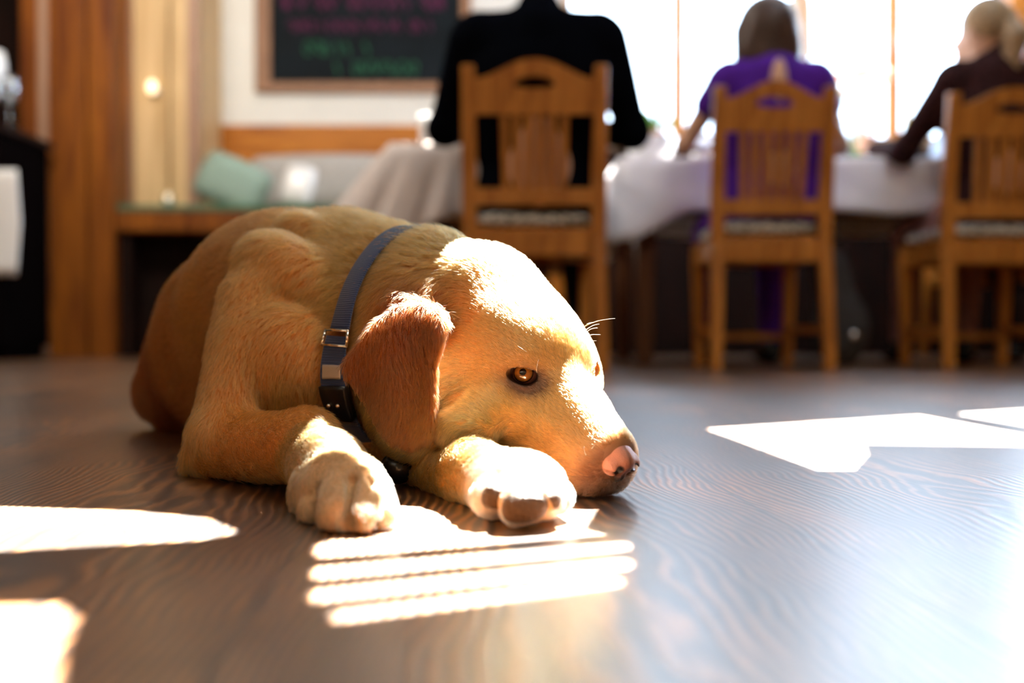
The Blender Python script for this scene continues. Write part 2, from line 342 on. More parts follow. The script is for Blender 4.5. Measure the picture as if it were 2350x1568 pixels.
def surface_nets(F,xs,h):
    s=F<0
    n=F.shape
    c=sum(s[i:n[0]-1+i,j:n[1]-1+j,k:n[2]-1+k].astype(np.uint8) for i in (0,1) for j in (0,1) for k in (0,1))
    act=(c>0)&(c<8); idx=np.argwhere(act); 
    vid=np.full(act.shape,-1,np.int32); vid[act]=np.arange(len(idx),dtype=np.int32)
    acc=np.zeros((len(idx),3)); cnt=np.zeros(len(idx))
    corners=[(i,j,k) for i in (0,1) for j in (0,1) for k in (0,1)]
    val={cc:F[idx[:,0]+cc[0],idx[:,1]+cc[1],idx[:,2]+cc[2]].astype(float) for cc in corners}
    for a in corners:
        for ax in range(3):
            if a[ax]==0:
                b=list(a);b[ax]=1;b=tuple(b)
                va,vb=val[a],val[b];m=(va<0)!=(vb<0)
                t=np.where(m,va/np.where(m,va-vb,1),0)
                p=np.tile(np.array(a,float),(len(idx),1)); p[:,ax]+=t
                acc[m]+=p[m];cnt[m]+=1
    pos=acc/cnt[:,None]+idx
    V=np.array([xs[0][0],xs[1][0],xs[2][0]])+pos*h
    faces=[]
    for ax in range(3):
        u,v=[(1,2),(2,0),(0,1)][ax]
        sl0=[slice(1,None)]*3; 
        a=s[tuple(slice(0,-1) if i==ax else slice(None) for i in range(3))]
        b=s[tuple(slice(1,None) if i==ax else slice(None) for i in range(3))]
        e=np.argwhere(a!=b)
        e=e[(e[:,u]>0)&(e[:,v]>0)&(e[:,u]<n[u]-1)&(e[:,v]<n[v]-1)]
        flip=a[e[:,0],e[:,1],e[:,2]]
        q=[]
        for du,dv in ((-1,-1),(0,-1),(0,0),(-1,0)):
            g=e.copy();g[:,u]+=du;g[:,v]+=dv;q.append(vid[g[:,0],g[:,1],g[:,2]])
        q=np.stack(q,1); q[~flip]=q[~flip][:,::-1]
        faces.append(q)
    return V,np.concatenate(faces)

# ================================================================ the room (floor z = 0, depth +y)
ZC = 2.7; YB = 5.5
def at(px, py, d): return Vector(((px-1175)/2285*d, d, .13+(760-py)/2285*d))   # a point of the place from the survey of the photograph
X0, X1, Y0 = -4.2, 4.6, -3.0
struct(MB().box((X0, Y0, -.05), (X1, YB+.2, 0)).build('floor', M['floor']))
# ceiling with made-up openings that shape the sunlight: polygons on the floor that receive sun, carried up along the sun's direction
def up(p, z=0.0):
    k = (ZC-z)/SUN.z; return (p[0]+SUN.x*k, p[1]+SUN.y*k)
def fl(px, py):
    d = 2285*.13/(py-760); return ((px-1175)/2285*d, d)
def stripe(x, y0, y1, xr, r0, r1):
    """rounded slot: left end at x between y0 and y1, right end at xr between r0 and r1"""
    ym = (y0+y1)/2; h = (y1-y0)/2; L_ = [(x+h*1.2*(1-math.sin(a)), ym-h*math.cos(a)) for a in (0, .5, 1.0, 1.57, 2.1, 2.6, 3.14)]
    rm = (r0+r1)/2; g = (r1-r0)/2; R_ = [(xr+g*1.5*math.sin(a), rm+g*math.cos(a)) for a in (0, .8, 1.57, 2.3, 3.14)]
    return [up(fl(*p)) for p in L_+R_]
holes = [[up(p) for p in [(-.115, .84), (-.120, .785), (-.140, .752), (-.175, .742), (-.178, .715), (-.155, .685), (-.100, .655), (-.086, .625), fl(760, 1240), fl(726, 1252), fl(722, 1270), fl(735, 1283), fl(1390, 1229), (.047, .652), (.060, .72), (.080, .84)]],
         stripe(716, 1302, 1333, 1430, 1245, 1266), stripe(713, 1353, 1386, 1430, 1284, 1310), stripe(762, 1402, 1431, 1410, 1327, 1349),
         [up(fl(*p)) for p in ((1625, 985), (2110, 955), (2420, 1010), (2420, 1026), (1985, 1020), (1992, 1045), (1960, 1082), (1880, 1082))],
         [up(fl(*p)) for p in ((-80, 1160), (300, 1172), (470, 1188), (535, 1215), (535, 1228), (460, 1242), (-80, 1272))],
         [up(fl(*p)) for p in ((-120, 1392), (130, 1385), (176, 1420), (140, 1490), (120, 1620), (-160, 1620))],
         [up(fl(*p)) for p in ((2200, 950), (2420, 937), (2480, 975), (2420, 990))],
         [up(p, .79) for p in ((.36, 3.98), (2.3, 3.98), (2.3, 4.45), (.36, 4.45))],
         [up(p, .82) for p in ((-.37, 3.50), (-.24, 3.50), (-.24, 3.68), (-.37, 3.68))]]
bm = bmesh.new(); es = []
for lp in [[(X0, Y0), (X1, Y0), (X1, YB+.2), (X0, YB+.2)]]+holes:
    vs = [bm.verts.new((x, y, ZC)) for x, y in lp]; es += [bm.edges.new((vs[i], vs[(i+1) % len(vs)])) for i in range(len(vs))]
bmesh.ops.triangle_fill(bm, use_beauty=True, use_dissolve=False, edges=es)
me = bpy.data.meshes.new('ceiling'); bm.to_mesh(me); bm.free(); me.materials.append(M['white']); o = bpy.data.objects.new('ceiling', me); C.objects.link(o); struct(o)
def wallbox(name, lo, hi, mat): return struct(MB().box(lo, hi).build(name, mat))
# back wall: solid left part, parapet under the windows, piers, head
xw0 = .28
wallbox('wall_back', (-1.62, YB, 1.262), (xw0, YB+.15, ZC), M['white'])
wallbox('wall_back_panelling', (-1.62, YB-.02, 0), (xw0, YB+.15, 1.262), M['panel'])
wallbox('wall_back_parapet', (xw0, YB, 0), (X1, YB+.15, 1.16), M['darkwood'])
wallbox('wall_back_eave', (-.2, YB+.15, 2.74), (X1, YB+1.5, 2.80), M['frame'])  # unseen slab added outside to keep sun out of the windows
wallbox('wall_back_head', (xw0, YB, 2.45), (X1, YB+.15, ZC), M['white'])
# windows: frame with mullions and panes
def window(n, x0, x1, mull, rails):
    fw = .045
    m = MB().box((x0, YB+.02, 1.16), (x1, YB+.10, 1.16+fw)).box((x0, YB+.02, 2.45-fw), (x1, YB+.10, 2.45)).box((x0, YB+.02, 1.16), (x0+fw, YB+.10, 2.45)).box((x1-fw, YB+.02, 1.16), (x1, YB+.10, 2.45))
    f = struct(m.build('window_%d' % n, M['frame']))
    for x in mull:
        MB().box((x-.034, YB+.035, 1.2), (x+.034, YB+.085, 2.41)).build('mullion', M['chair'], f)
        g = MB(); g.tube([(x, YB+.02, 1.66), (x, YB+.02, 1.78)], .014); g.ell((x, YB+.015, 1.72), (.024, .018, .03)); g.build('latch', M['frame'], f, True)
    MB().box((x0+fw, YB+.055, 1.2), (x1-fw, YB+.061, 2.41)).build('pane', M['pane'], f)
    MB().box((x0-.02, YB-.10, 1.125), (x1+.02, YB+.03, 1.16), .006).build('sill', M['frame'], f)
window(1, .28, 1.60, (.925,), ()); window(2, 1.60, 2.74, (2.12,), ()); window(3, 2.80, 4.4, (3.5,), ())
# slender timber brace beside the middle window
b = MB(); b.tube([(1.53, YB-.06, ZC), (1.545, YB-.06, 2.15), (1.60, YB-.06, 1.9), (1.61, YB-.06, 1.62)], [.045, .04, .034, .03], 10)
struct(b.build('trim_1', M['frame'], None, True))
struct(MB().box((2.70, YB-.1, 1.16), (2.86, YB+.02, ZC), .01).build('trim_2', M['chair']))
# left: alcove panelling of pale boards
bm = MB(); xs_ = [-2.36, -1.98, -1.66, -1.62]
for a, c in ((-2.36, -2.19), (-2.185, -1.99), (-1.945, -1.76), (-1.755, -1.66)): bm.box((a+.003, 5.12, .70), (c-.003, 5.15, ZC), .003)
struct(bm.build('wall_left_boards', M['plank']))
struct(MB().box((-1.988, 5.095, .7), (-1.947, 5.13, ZC), .004).box((-1.66, 5.09, .7), (-1.60, 5.13, ZC), .004).build('trim_3', M['pillar_light']))
wallbox('wall_left_return', (-1.64, 5.13, .7), (-1.60, YB+.1, ZC), M['plank'])
wallbox('wall_left_outer', (X0, 5.16, 0), (-1.64, 5.3, ZC), M['darkwood'])
# pillar of old pine boards
t = MB().box((-2.40, 4.87, 0), (-2.315, 5.1, ZC), .004)
p = struct(t.build('wall_left_pillar', M['pillar']))
MB().box((-2.312, 4.865, 0), (-2.268, 5.1, ZC), .004).build('pillar_edge_strip', M['pillar_light'], p)
MB().box((-2.265, 4.875, 0), (-2.085, 5.1, ZC), .004).build('pillar_board', M['pillar'], p)
MB().box((-2.075, 4.885, 0), (-1.955, 5.1, ZC), .004).build('pillar_board', M['pillar'], p)
wallbox('wall_left', (X0-.1, Y0, 0), (X0, YB+.2, ZC), M['panel'])
wallbox('wall_right', (X1, Y0, 0), (X1+.1, YB+.2, ZC), M['panel'])
wallbox('wall_front', (X0, Y0-.1, 0), (X1, Y0, ZC), M['plank'])

# ---------------------------------------------------------------- chalkboard
cb = thing('chalkboard', 'wood framed chalkboard with pink and green chalk writing on the white wall', 'chalkboard', (-.81, YB-.002, 1.44))
bx0, bx1 = -.60, .585
fr = MB().box((bx0, -.03, 0), (bx1, 0, .055), .004).box((bx0, -.03, .055), (bx0+.085, 0, 1.2), .004).box((bx1-.055, -.03, .055), (bx1, 0, 1.2), .004).box((bx0, -.03, 1.14), (bx1, 0, 1.2), .004).build('frame', M['boardframe'], cb)
MB().box((bx0+.07, -.012, .04), (bx1-.04, -.002, 1.16)).build('slate', M['slate'], cb)
def chalk(name, mat, x0, x1, z, hgt, seed):
    r = random.Random(seed); b = MB(); x = x0
    while x < x1:
        wl = r.uniform(.025, .05)*hgt/.06
        if r.random() < .22 and len(b.bm.verts): b.build(name, mat, cb); b = MB(); x += wl*.9; continue
        kind = r.randint(0, 3); pts = []
        for i in range(7):
            a = i/6
            if kind == 0: q = (x+wl*.5*(1-math.cos(a*math.pi*1.6)), z+hgt*(.5+.5*math.sin(a*math.pi*2)))
            elif kind == 1: q = (x+wl*a, z+hgt*abs(1-2*a))
            elif kind == 2: q = (x+wl*.5+wl*.45*math.cos(a*6.28), z+hgt*.5+hgt*.5*math.sin(a*6.28))
            else: q = (x+wl*.2*math.sin(a*6), z+hgt*a)
            pts.append((q[0], -.0145, q[1]))
        b.tube(pts, .0048*hgt/.06, 5); x += wl*1.25
    if len(b.bm.verts): b.build(name, mat, cb)
chalk('pink_chalk_word', M['pinkchalk'], -.46, .46, .455, .075, 1); chalk('pink_chalk_word', M['pinkchalk'], -.42, .36, .335, .062, 2)
chalk('green_chalk_word', M['greenchalk'], -.33, .02, .205, .075, 3); chalk('green_chalk_word', M['greenchalk'], -.15, .26, .095, .075, 4)

# ---------------------------------------------------------------- bench in the alcove
bn = thing('bench', 'wooden wall bench with green seat mat behind the dog', 'bench', (-1.30, 4.9, 0))
MB().box((-.65, 0, .62), (-.30, .19, .72), .008).box((-.30, 0, .62), (.55, .36, .72), .008).build('seat_board', M['pillar'], bn)
MB().box((-.64, -.005, .72), (-.30, .19, .75), .008).box((-.30, -.005, .72), (.52, .36, .75), .008).build('seat_mat', M['green'], bn)
MB().box((-.66, .20, 0), (.53, .24, .62)).build('back_board', M['darkwood'], bn)  # near-black sheet put in for the shade under the bench
for x in (-.64, .50): MB().box((x, .03, 0), (x+.05, .19, .62), .004).build('side_board', M['darkwood'], bn)
def pillow(name, mat, loc, size, rot, label, cat, group=None):
    b = MB(); bmesh.ops.create_cube(b.bm, size=1); bmesh.ops.subdivide_edges(b.bm, edges=b.bm.edges[:], cuts=7, use_grid_fill=True)
    for v in b.bm.verts:
        x, y, z = v.co*2; e = 1-.10*(x*x*z*z); th = (1-abs(x)**4*.75)*(1-abs(z)**4*.75)
        v.co = Vector((x*.5*size[0]*e, y*.5*size[1]*max(.12, th), z*.5*size[2]*e))
    o = b.build(name, mat, None, True); o.location = loc; o.rotation_euler = rot; tag(o, label, cat, group); return o
pillow('pillow', M['mint'], (-1.41, 5.04, .875), (.36, .12, .26), (-.24, .42, 0), 'mint green checked pillow leaning at the bench corner', 'pillow')
pillow('pillow', M['china'], (-1.075, 5.03, .865), (.16, .08, .21), (-.24, .15, 0), 'small white pillow beside the mint green one', 'pillow')
pillow('back_cushion', M['grey'], (-.93, 5.36, .93), (1.0, .12, .30), (-.1, 0, 0), 'long grey back cushion against the orange wood panelling', 'cushion')
struct(MB().box((-1.6, 5.28, .0), (xw0, YB-.03, .77), .006).build('trim_4', M['panel']))
# added glows stand in for a bench glint and a bright wall spot
m_, t_, b_ = nt('candle_glow'); b_.inputs['Emission Color'].default_value = (1, .72, .38, 1); b_.inputs['Emission Strength'].default_value = 1.8; M['glow'] = m_
tl = thing('tea_light', 'glowing tea light in a small glass on the bench', 'candle', (-1.70, 4.93, .75))
MB().lathe([(.026, 0), (.030, .055), (.028, .055), (.024, .004)]).build('glass_cup', M['glass'], tl, True)
MB().lathe([(.020, .004), (.020, .022), (.0, .022)]).build('wax', M['china'], tl, True)
MB().ell((0, 0, .042), (.010, .010, .02)).build('flame', M['glow'], tl, True)
wl = thing('wall_lamp', 'small glowing wall lamp on the pale boards', 'lamp', (-1.83, 5.118, 1.36))
MB().lathe([(.03, 0), (.03, .012), (.012, .016), (.010, .03)]).build('backplate', M['chrome'], wl, True).rotation_euler = (math.radians(90), 0, 0)
MB().ell((0, -.045, .01), (.022, .022, .034)).build('bulb', M['glow'], wl, True)

# ---------------------------------------------------------------- far left: dark sideboard with glasses and a towel
sb = thing('sideboard', 'black sideboard at the left edge behind the pine pillar', 'sideboard', (-2.62, 4.35, 0))
MB().box((-.35, 0, .06), (.39, .45, 1.00), .005).build('body', M['blackmatte'], sb)
MB().box((-.37, -.02, 1.00), (.41, .47, 1.035), .006).build('top_board', M['darkwood'], sb)
for x in (-.33, .33): MB().box((x, .03, 0), (x+.05, .40, .06)).build('foot', M['blackmatte'], sb)
tw = MB(); bmesh.ops.create_grid(tw.bm, x_segments=14, y_segments=10, size=.5)
for v in tw.bm.verts:
    x, y = v.co.x, v.co.y; v.co = Vector((x*.13*(1.1-.5*abs(y)), -.035-.012*math.sin(x*16)*(.6-y), .60+y*.46))
o = tw.build('towel', M['china'], None, True); o.location = (-2.20, 4.35, 0); s_ = o.modifiers.new('thickness', 'SOLIDIFY'); s_.thickness = .008; tag(o, 'white towel hanging on the front of the black sideboard', 'towel')
wg = [(0.034, 0), (.034, .003), (.006, .010), (.005, .085), (.024, .105), (.040, .14), (.041, .19), (.035, .225), (.0335, .225), (.039, .19), (.038, .14), (.022, .108), (.0, .10)]
for i, (x, y, z, s_, lab) in enumerate(((-2.36, 4.52, 1.035, 1.6, 'tall glass vase at the far left edge on the sideboard'), (-2.225, 4.42, 1.035, 1.0, 'wine glass on the sideboard next to the pine pillar'))):
    tag(MB().lathe([(r*s_, h*s_) for r, h in wg]).build('wine_glass' if i else 'glass_vase', M['china' if not i else 'glass'], None, True, (x, y, z)), lab, 'glass' if i else 'vase')

# ---------------------------------------------------------------- tables with cloths
def cloth(name, x0, x1, y0, y1, ztop, drop, flare, mat, label, skew=0.0, seed=1, cat='tablecloth'):
    b = MB(); bm = b.bm; n = 44; r = random.Random(seed); ph = [r.uniform(0, 6) for _ in range(4)]
    per = []
    def edge(ax, ay, bx, by, m):
        for i in range(m): per.append((ax+(bx-ax)*i/m, ay+(by-ay)*i/m))
    edge(x0, y0, x1, y0, n); edge(x1, y0, x1, y1, n//2); edge(x1, y1, x0, y1, n); edge(x0, y1, x0, y0, n//2)
    cx, cy = (x0+x1)/2, (y0+y1)/2; N_ = len(per); rings = []
    for k in range(9):
        t = k/8; ring = []
        for i, (x, y) in enumerate(per):
            cornerish = min(1, (max(0, 1-min(abs(x-x0), abs(x-x1))/.25))*(max(0, 1-min(abs(y-y0), abs(y-y1))/.25)))
            a = 2*math.pi*i/N_; wv = (math.sin(a*17+ph[0])+.6*math.sin(a*29+ph[1]))*.010*t
            dx = (-1 if x <= x0+1e-6 else (1 if x >= x1-1e-6 else 0)); dy = (-1 if y <= y0+1e-6 else (1 if y >= y1-1e-6 else 0))
            o_ = .012+flare*t*(1+1.6*cornerish)+wv
            sk = skew*t if x <= x0+.3 else 0
            ring.append(bm.verts.new((x+dx*o_-sk*(1-min(1, (x-x0)/.3)), y+dy*o_, ztop+.004-drop*t*(1+.6*cornerish)-.006*t*math.sin(a*13+ph[2]))))
        rings.append(ring)
    for p_, q_ in zip(rings, rings[1:]):
        for i in range(N_): bm.faces.new((p_[i], p_[(i+1) % N_], q_[(i+1) % N_], q_[i]))
    bm.faces.new(rings[0])
    o = b.build(name, mat, None, True); m = o.modifiers.new('thickness', 'SOLIDIFY'); m.thickness = .003; m.offset = 1
    return tag(o, label, cat)
def table(x0, x1, y0, y1, zt, label):
    t = thing('dining_table', label, 'table', ((x0+x1)/2, (y0+y1)/2, 0)); hx, hy = (x1-x0)/2, (y1-y0)/2
    MB().box((-hx, -hy, zt-.03), (hx, hy, zt), .004).build('tabletop', M['tablewood'], t)
    MB().box((-hx+.06, -hy+.06, zt-.12), (hx-.06, hy-.06, zt-.031)).build('apron', M['tablewood'], t)
    for sx in (-1, 1):
        for sy in (-1, 1): MB().bar((sx*(hx-.10), sy*(hy-.10), 0), (sx*(hx-.10), sy*(hy-.10), zt-.121), .06, .06, .08, .08).build('leg', M['tablewood'], t)
table(.42, 2.75, 3.80, 4.75, .785, 'long dining table under the white cloth in front of the windows')
cloth('tablecloth', .42, 2.75, 3.80, 4.75, .785, .21, .03, M['cloth'], 'white cloth on the long table by the windows', seed=3)
table(-.42, .20, 3.54, 4.3, .79, 'small dining table under the beige cloth left of the suited person')
cloth('tablecloth', -.42, .20, 3.54, 4.3, .79, .27, .05, M['beigecloth'], 'beige cloth draped over the small table left of the suited person', skew=.2, seed=8)
# things on the tables
def wine(x, y, z, lab, s_=1.0, mat='glass'):
    return tag(MB().lathe([(r*s_, h*s_) for r, h in wg]).build('wine_glass', M[mat], None, True, (x, y, z)), lab, 'glass', 'wine glasses on the tables')
def tumbler(x, y, z, lab, mat='glass'):
    return tag(MB().lathe([(.03, 0), (.038, .11), (.036, .11), (.028, .006), (0, .006)]).build('tumbler', M[mat], None, True, (x, y, z)), lab, 'glass')
tumbler(-.30, 3.60, .797, 'bright sunlit drinking glass on the beige cloth', 'china')
nb = MB().lathe([(.05, 0), (.042, .06), (.028, .13), (.008, .20), (.0, .21)], n=9).build('napkin', M['beigecloth'], None, True, (-.205, 3.64, .797)); tag(nb, 'folded beige napkin standing left of the suited person', 'napkin')
pl = tag(MB().lathe([(.045, 0), (.05, .01), (.09, .06), (.105, .125), (.100, .125), (.085, .06), (.03, .02), (0, .018)]).build('serving_bowl', M['china'], None, True, (.565, 4.08, .792)), 'white china bowl between the suited person and the person in purple', 'bowl')
tag(MB().lathe([(.028, 0), (.038, .01), (.042, .13), (.038, .13), (.034, .012), (0, .01)]).build('cup', M['china'], None, True, (.765, 4.02, .792)), 'white cup by the bare elbow of the person in purple', 'cup')
wine(1.12, 4.12, .792, 'wine glass just right of the person in purple')
wine(1.34, 4.14, .792, 'wine glass near the raised hand of the person in dark print')
# vase of flowers, pots on the sill
fv = thing('flower_vase', 'glass vase of pale pink flowers in front of the window', 'vase', (1.50, 4.35, .792))
MB().lathe([(.045, 0), (.055, .10), (.035, .20), (.05, .26), (.047, .26), (.03, .20), (.05, .10), (.04, .008), (0, .008)]).build('vase', M['glass'], fv, True)
sm = MB(); rr_ = random.Random(5); heads = []
for i in range(9):
    a = i*2.4; r = .03+.09*math.sqrt(i/9); p_ = (r*math.cos(a), r*math.sin(a), .44+.05*rr_.random()-r*.4); heads.append(p_); sm.tube([(0, 0, .02), (p_[0]*.3, p_[1]*.3, .26), p_], .0025, 5)
sm.build('stems', M['leaf'], fv)
for p_ in heads:
    f = MB()
    for k in range(8):
        a = k*.785; f.ell((p_[0]+.028*math.cos(a), p_[1]+.028*math.sin(a), p_[2]), (.024, .024, .016), 8)
    f.ell(p_, (.014, .014, .014), 8); f.build('flower', M['petal'], fv, True)
def pot(x, mat, label, rad=.05):
    t = thing('potted_plant', label, 'plant', (x, YB-.045, 1.16))
    MB().lathe([(.03, 0), (.045, .07), (.042, .07), (.0, .06)]).build('pot', M['terracotta'], t, True)
    f = MB(); r = random.Random(int(x*100))
    for k in range(26):
        a = r.uniform(0, 6.28); e = r.uniform(.2, 1.3); L_ = r.uniform(.5, 1)*rad*2.2
        q = Vector((math.cos(a)*math.cos(e), math.sin(a)*math.cos(e)*.5, math.sin(e)))*L_
        f.ell(Vector((0, 0, .075))+q*.6, (.012, .008, L_*.35), 8, Matrix.Rotation(math.pi/2-e, 4, Vector((-math.sin(a), math.cos(a), 0))))
    f.build('foliage', M[mat], t, True)
pot(.62, 'leaf', 'small green plant on the sill left of the first mullion'); pot(.80, 'leaf', 'green sill plant closest to the first mullion', .06)
pot(2.20, 'yellow', 'yellow flowering plant on the sill by the person in dark print', .06)

# ================================================================ chairs
def chair(cx, cy, wd, nsl, gap, label, rz=0.0):
    t = thing('dining_chair', label, 'chair', (cx, cy, 0), rz, 'honey oak dining chairs'); h = wd/2
    for s in (-1, 1):
        b = MB(); pts = [(s*(h-.012), -.03, 0, .040), (s*(h-.022), .0, .42, .046), (s*(h-.020), -.005, .60, .046), (s*(h-.018), -.05, .925, .040)]
        for (x0, y0, z0, w0), (x1, y1, z1, w1) in zip(pts, pts[1:]): b.bar((x0, y0, z0), (x1, y1, z1+.004), w0, .034, w1, .034)
        b.build('rear_post', M['chair'], t)
        MB().bar((s*(h-.035), .40, 0), (s*(h-.03), .39, .43), .034, .034, .044, .044).build('front_leg', M['chair'], t)
        MB().bar((s*(h-.024), -.01, .135), (s*(h-.034), .40, .135), .018, .028).build('side_stretcher', M['chair'], t)
    q = h-.035; top = []
    for i in range(25):
        u = -1+i/12; top.append((u*q, .893+.056*max(0, math.cos(u*math.pi/2*1.15))**1.3))
    poly = [(-q, .785), (q, .785)]+top[::-1]
    slot = []
    for i in range(24):
        a = 2*math.pi*i/24; x = .062*math.cos(a); slot.append((x, .880+.018*math.sin(a)-1.6*x*x))
    b = MB().prism(poly, -.010, .012, [slot]); bmesh.ops.transform(b.bm, matrix=Matrix.Translation((0, -.033, 0)) @ Matrix.Translation((0, 0, .785)) @ Matrix.Rotation(math.radians(7), 4, 'X') @ Matrix.Translation((0, 0, -.785)), verts=b.bm.verts)
    b.build('crest_rail', M['chair'], t)
    MB().bar((-q, -.004, .54), (q, -.004, .54), .052, .022).build('lower_back_rail', M['chair'], t)
    for i in range(nsl):
        x0 = (i-(nsl-1)/2)*gap; sw = gap*.62
        MB().bar((x0*.93, -.004, .56), (x0, -.034, .79), sw, .012).build('slat', M['chair'], t)
    b = MB().box((-h+.03, .0, .36), (h-.03, .024, .435), .004).box((-h+.02, .385, .37), (h-.02, .405, .435), .004).box((-h+.015, .0, .37), (-h+.035, .40, .435), .003).box((h-.035, .0, .37), (h-.015, .40, .435), .003)
    b.build('seat_frame', M['chair'], t)
    MB().box((-h+.012, .024, .436), (h-.012, .425, .449), .004).build('seat', M['chair'], t)
    c = MB(); bmesh.ops.create_cube(c.bm, size=1); bmesh.ops.subdivide_edges(c.bm, edges=c.bm.edges[:], cuts=6, use_grid_fill=True)
    for v in c.bm.verts:
        x, y, z = v.co*2; e = (1-abs(x)**5*.5)*(1-abs(y)**5*.5); v.co = Vector((x*(h-.035), .212+y*.185, .478+z*.027*e))
    c.build('seat_cushion', M['cushion'], t, True)
    MB().bar((-h+.03, .40, .11), (h-.03, .40, .11), .026, .018).build('front_stretcher', M['chair'], t)
    return t
chair(.068, 3.05, .437, 6, .037, 'honey oak chair the suited person sits on, nearest the dog')
chair(.860, 3.31, .400, 6, .040, 'honey oak chair the person in purple sits on')
chair(1.685, 3.40, .440, 6, .044, 'honey oak chair at the right edge under the person in dark print')

# ================================================================ people: one continuous surface each, clothes and hair as children
def sdf_obj(name, prims, h, mat, parent, floor=False, smooth_it=1):
    global PR
    old = PR; PR = prims; lo = np.full(3, 1e9); hi = -lo
    for p in PR:
        if p.op == 'add': a, b = p.bbox(); lo = np.minimum(lo, a); hi = np.maximum(hi, b)
    F, xs = evaluate(lo-4*h, hi+4*h, h, floor); V, Q = surface_nets(F, xs, h); PR = old
    me = bpy.data.meshes.new(name); me.from_pydata(V.tolist(), [], Q.tolist()); me.polygons.foreach_set('use_smooth', [True]*len(me.polygons)); me.materials.append(mat)
    o = bpy.data.objects.new(name, me); C.objects.link(o); o.parent = parent
    return o
def pc(L, a, b, ra, rb, k=.02, op='add'):
    a = np.array(a, float); b = np.array(b, float); d = b-a; n = np.linalg.norm(d); L.append(Prim('cone', k, '', d/(n+1e-9), 0, op, a=a, b=b, ra=ra, rb=rb, zone=''))
def pe(L, c, r, k=.02, op='add', M_=None):
    L.append(Prim('ell', k, '', np.array([0, 0, 1.]), 0, op, c=np.array(c, float), r=np.array(r, float), M=np.eye(3) if M_ is None else M_, zone=''))
def hand(L, wr, d, palm, curl=.5, r=.0078):
    """palm and five fingers from the wrist wr along d; palm = direction the palm faces"""
    wr = np.array(wr, float); d = np.array(d, float); d /= np.linalg.norm(d); n = np.array(palm, float); n -= d*n.dot(d); n /= np.linalg.norm(n); s = np.cross(d, n)
    pc(L, wr, wr+d*.03, .024, .026, .01); M_ = np.stack([d, s, n], 1); pe(L, wr+d*.055, (.045, .038, .015), .01, M_=M_)
    for i, (o_, l_) in enumerate(((-.030, .065), (-.010, .078), (.010, .073), (.028, .058))):
        p0 = wr+d*.085+s*o_; a = curl*.7; p1 = p0+(d*math.cos(a)+n*math.sin(a))*l_*.45; a += curl*.9; p2 = p1+(d*math.cos(a)+n*math.sin(a))*l_*.32; a += curl*.7; p3 = p2+(d*math.cos(a)+n*math.sin(a))*l_*.24
        pc(L, p0-d*.02, p1, r*1.1, r*1.05, .004); pc(L, p1, p2, r*1.05, r*.95, .003); pc(L, p2, p3, r*.95, r*.8, .003)
    b0 = wr+d*.03-s*.028; b1 = b0+(d*.6-s*.6+n*.4)*.035; b2 = b1+(d*.9-s*.05+n*.45)*.03
    pc(L, b0, b1, .012, .010, .006); pc(L, b1, b2, .010, .0085, .004)
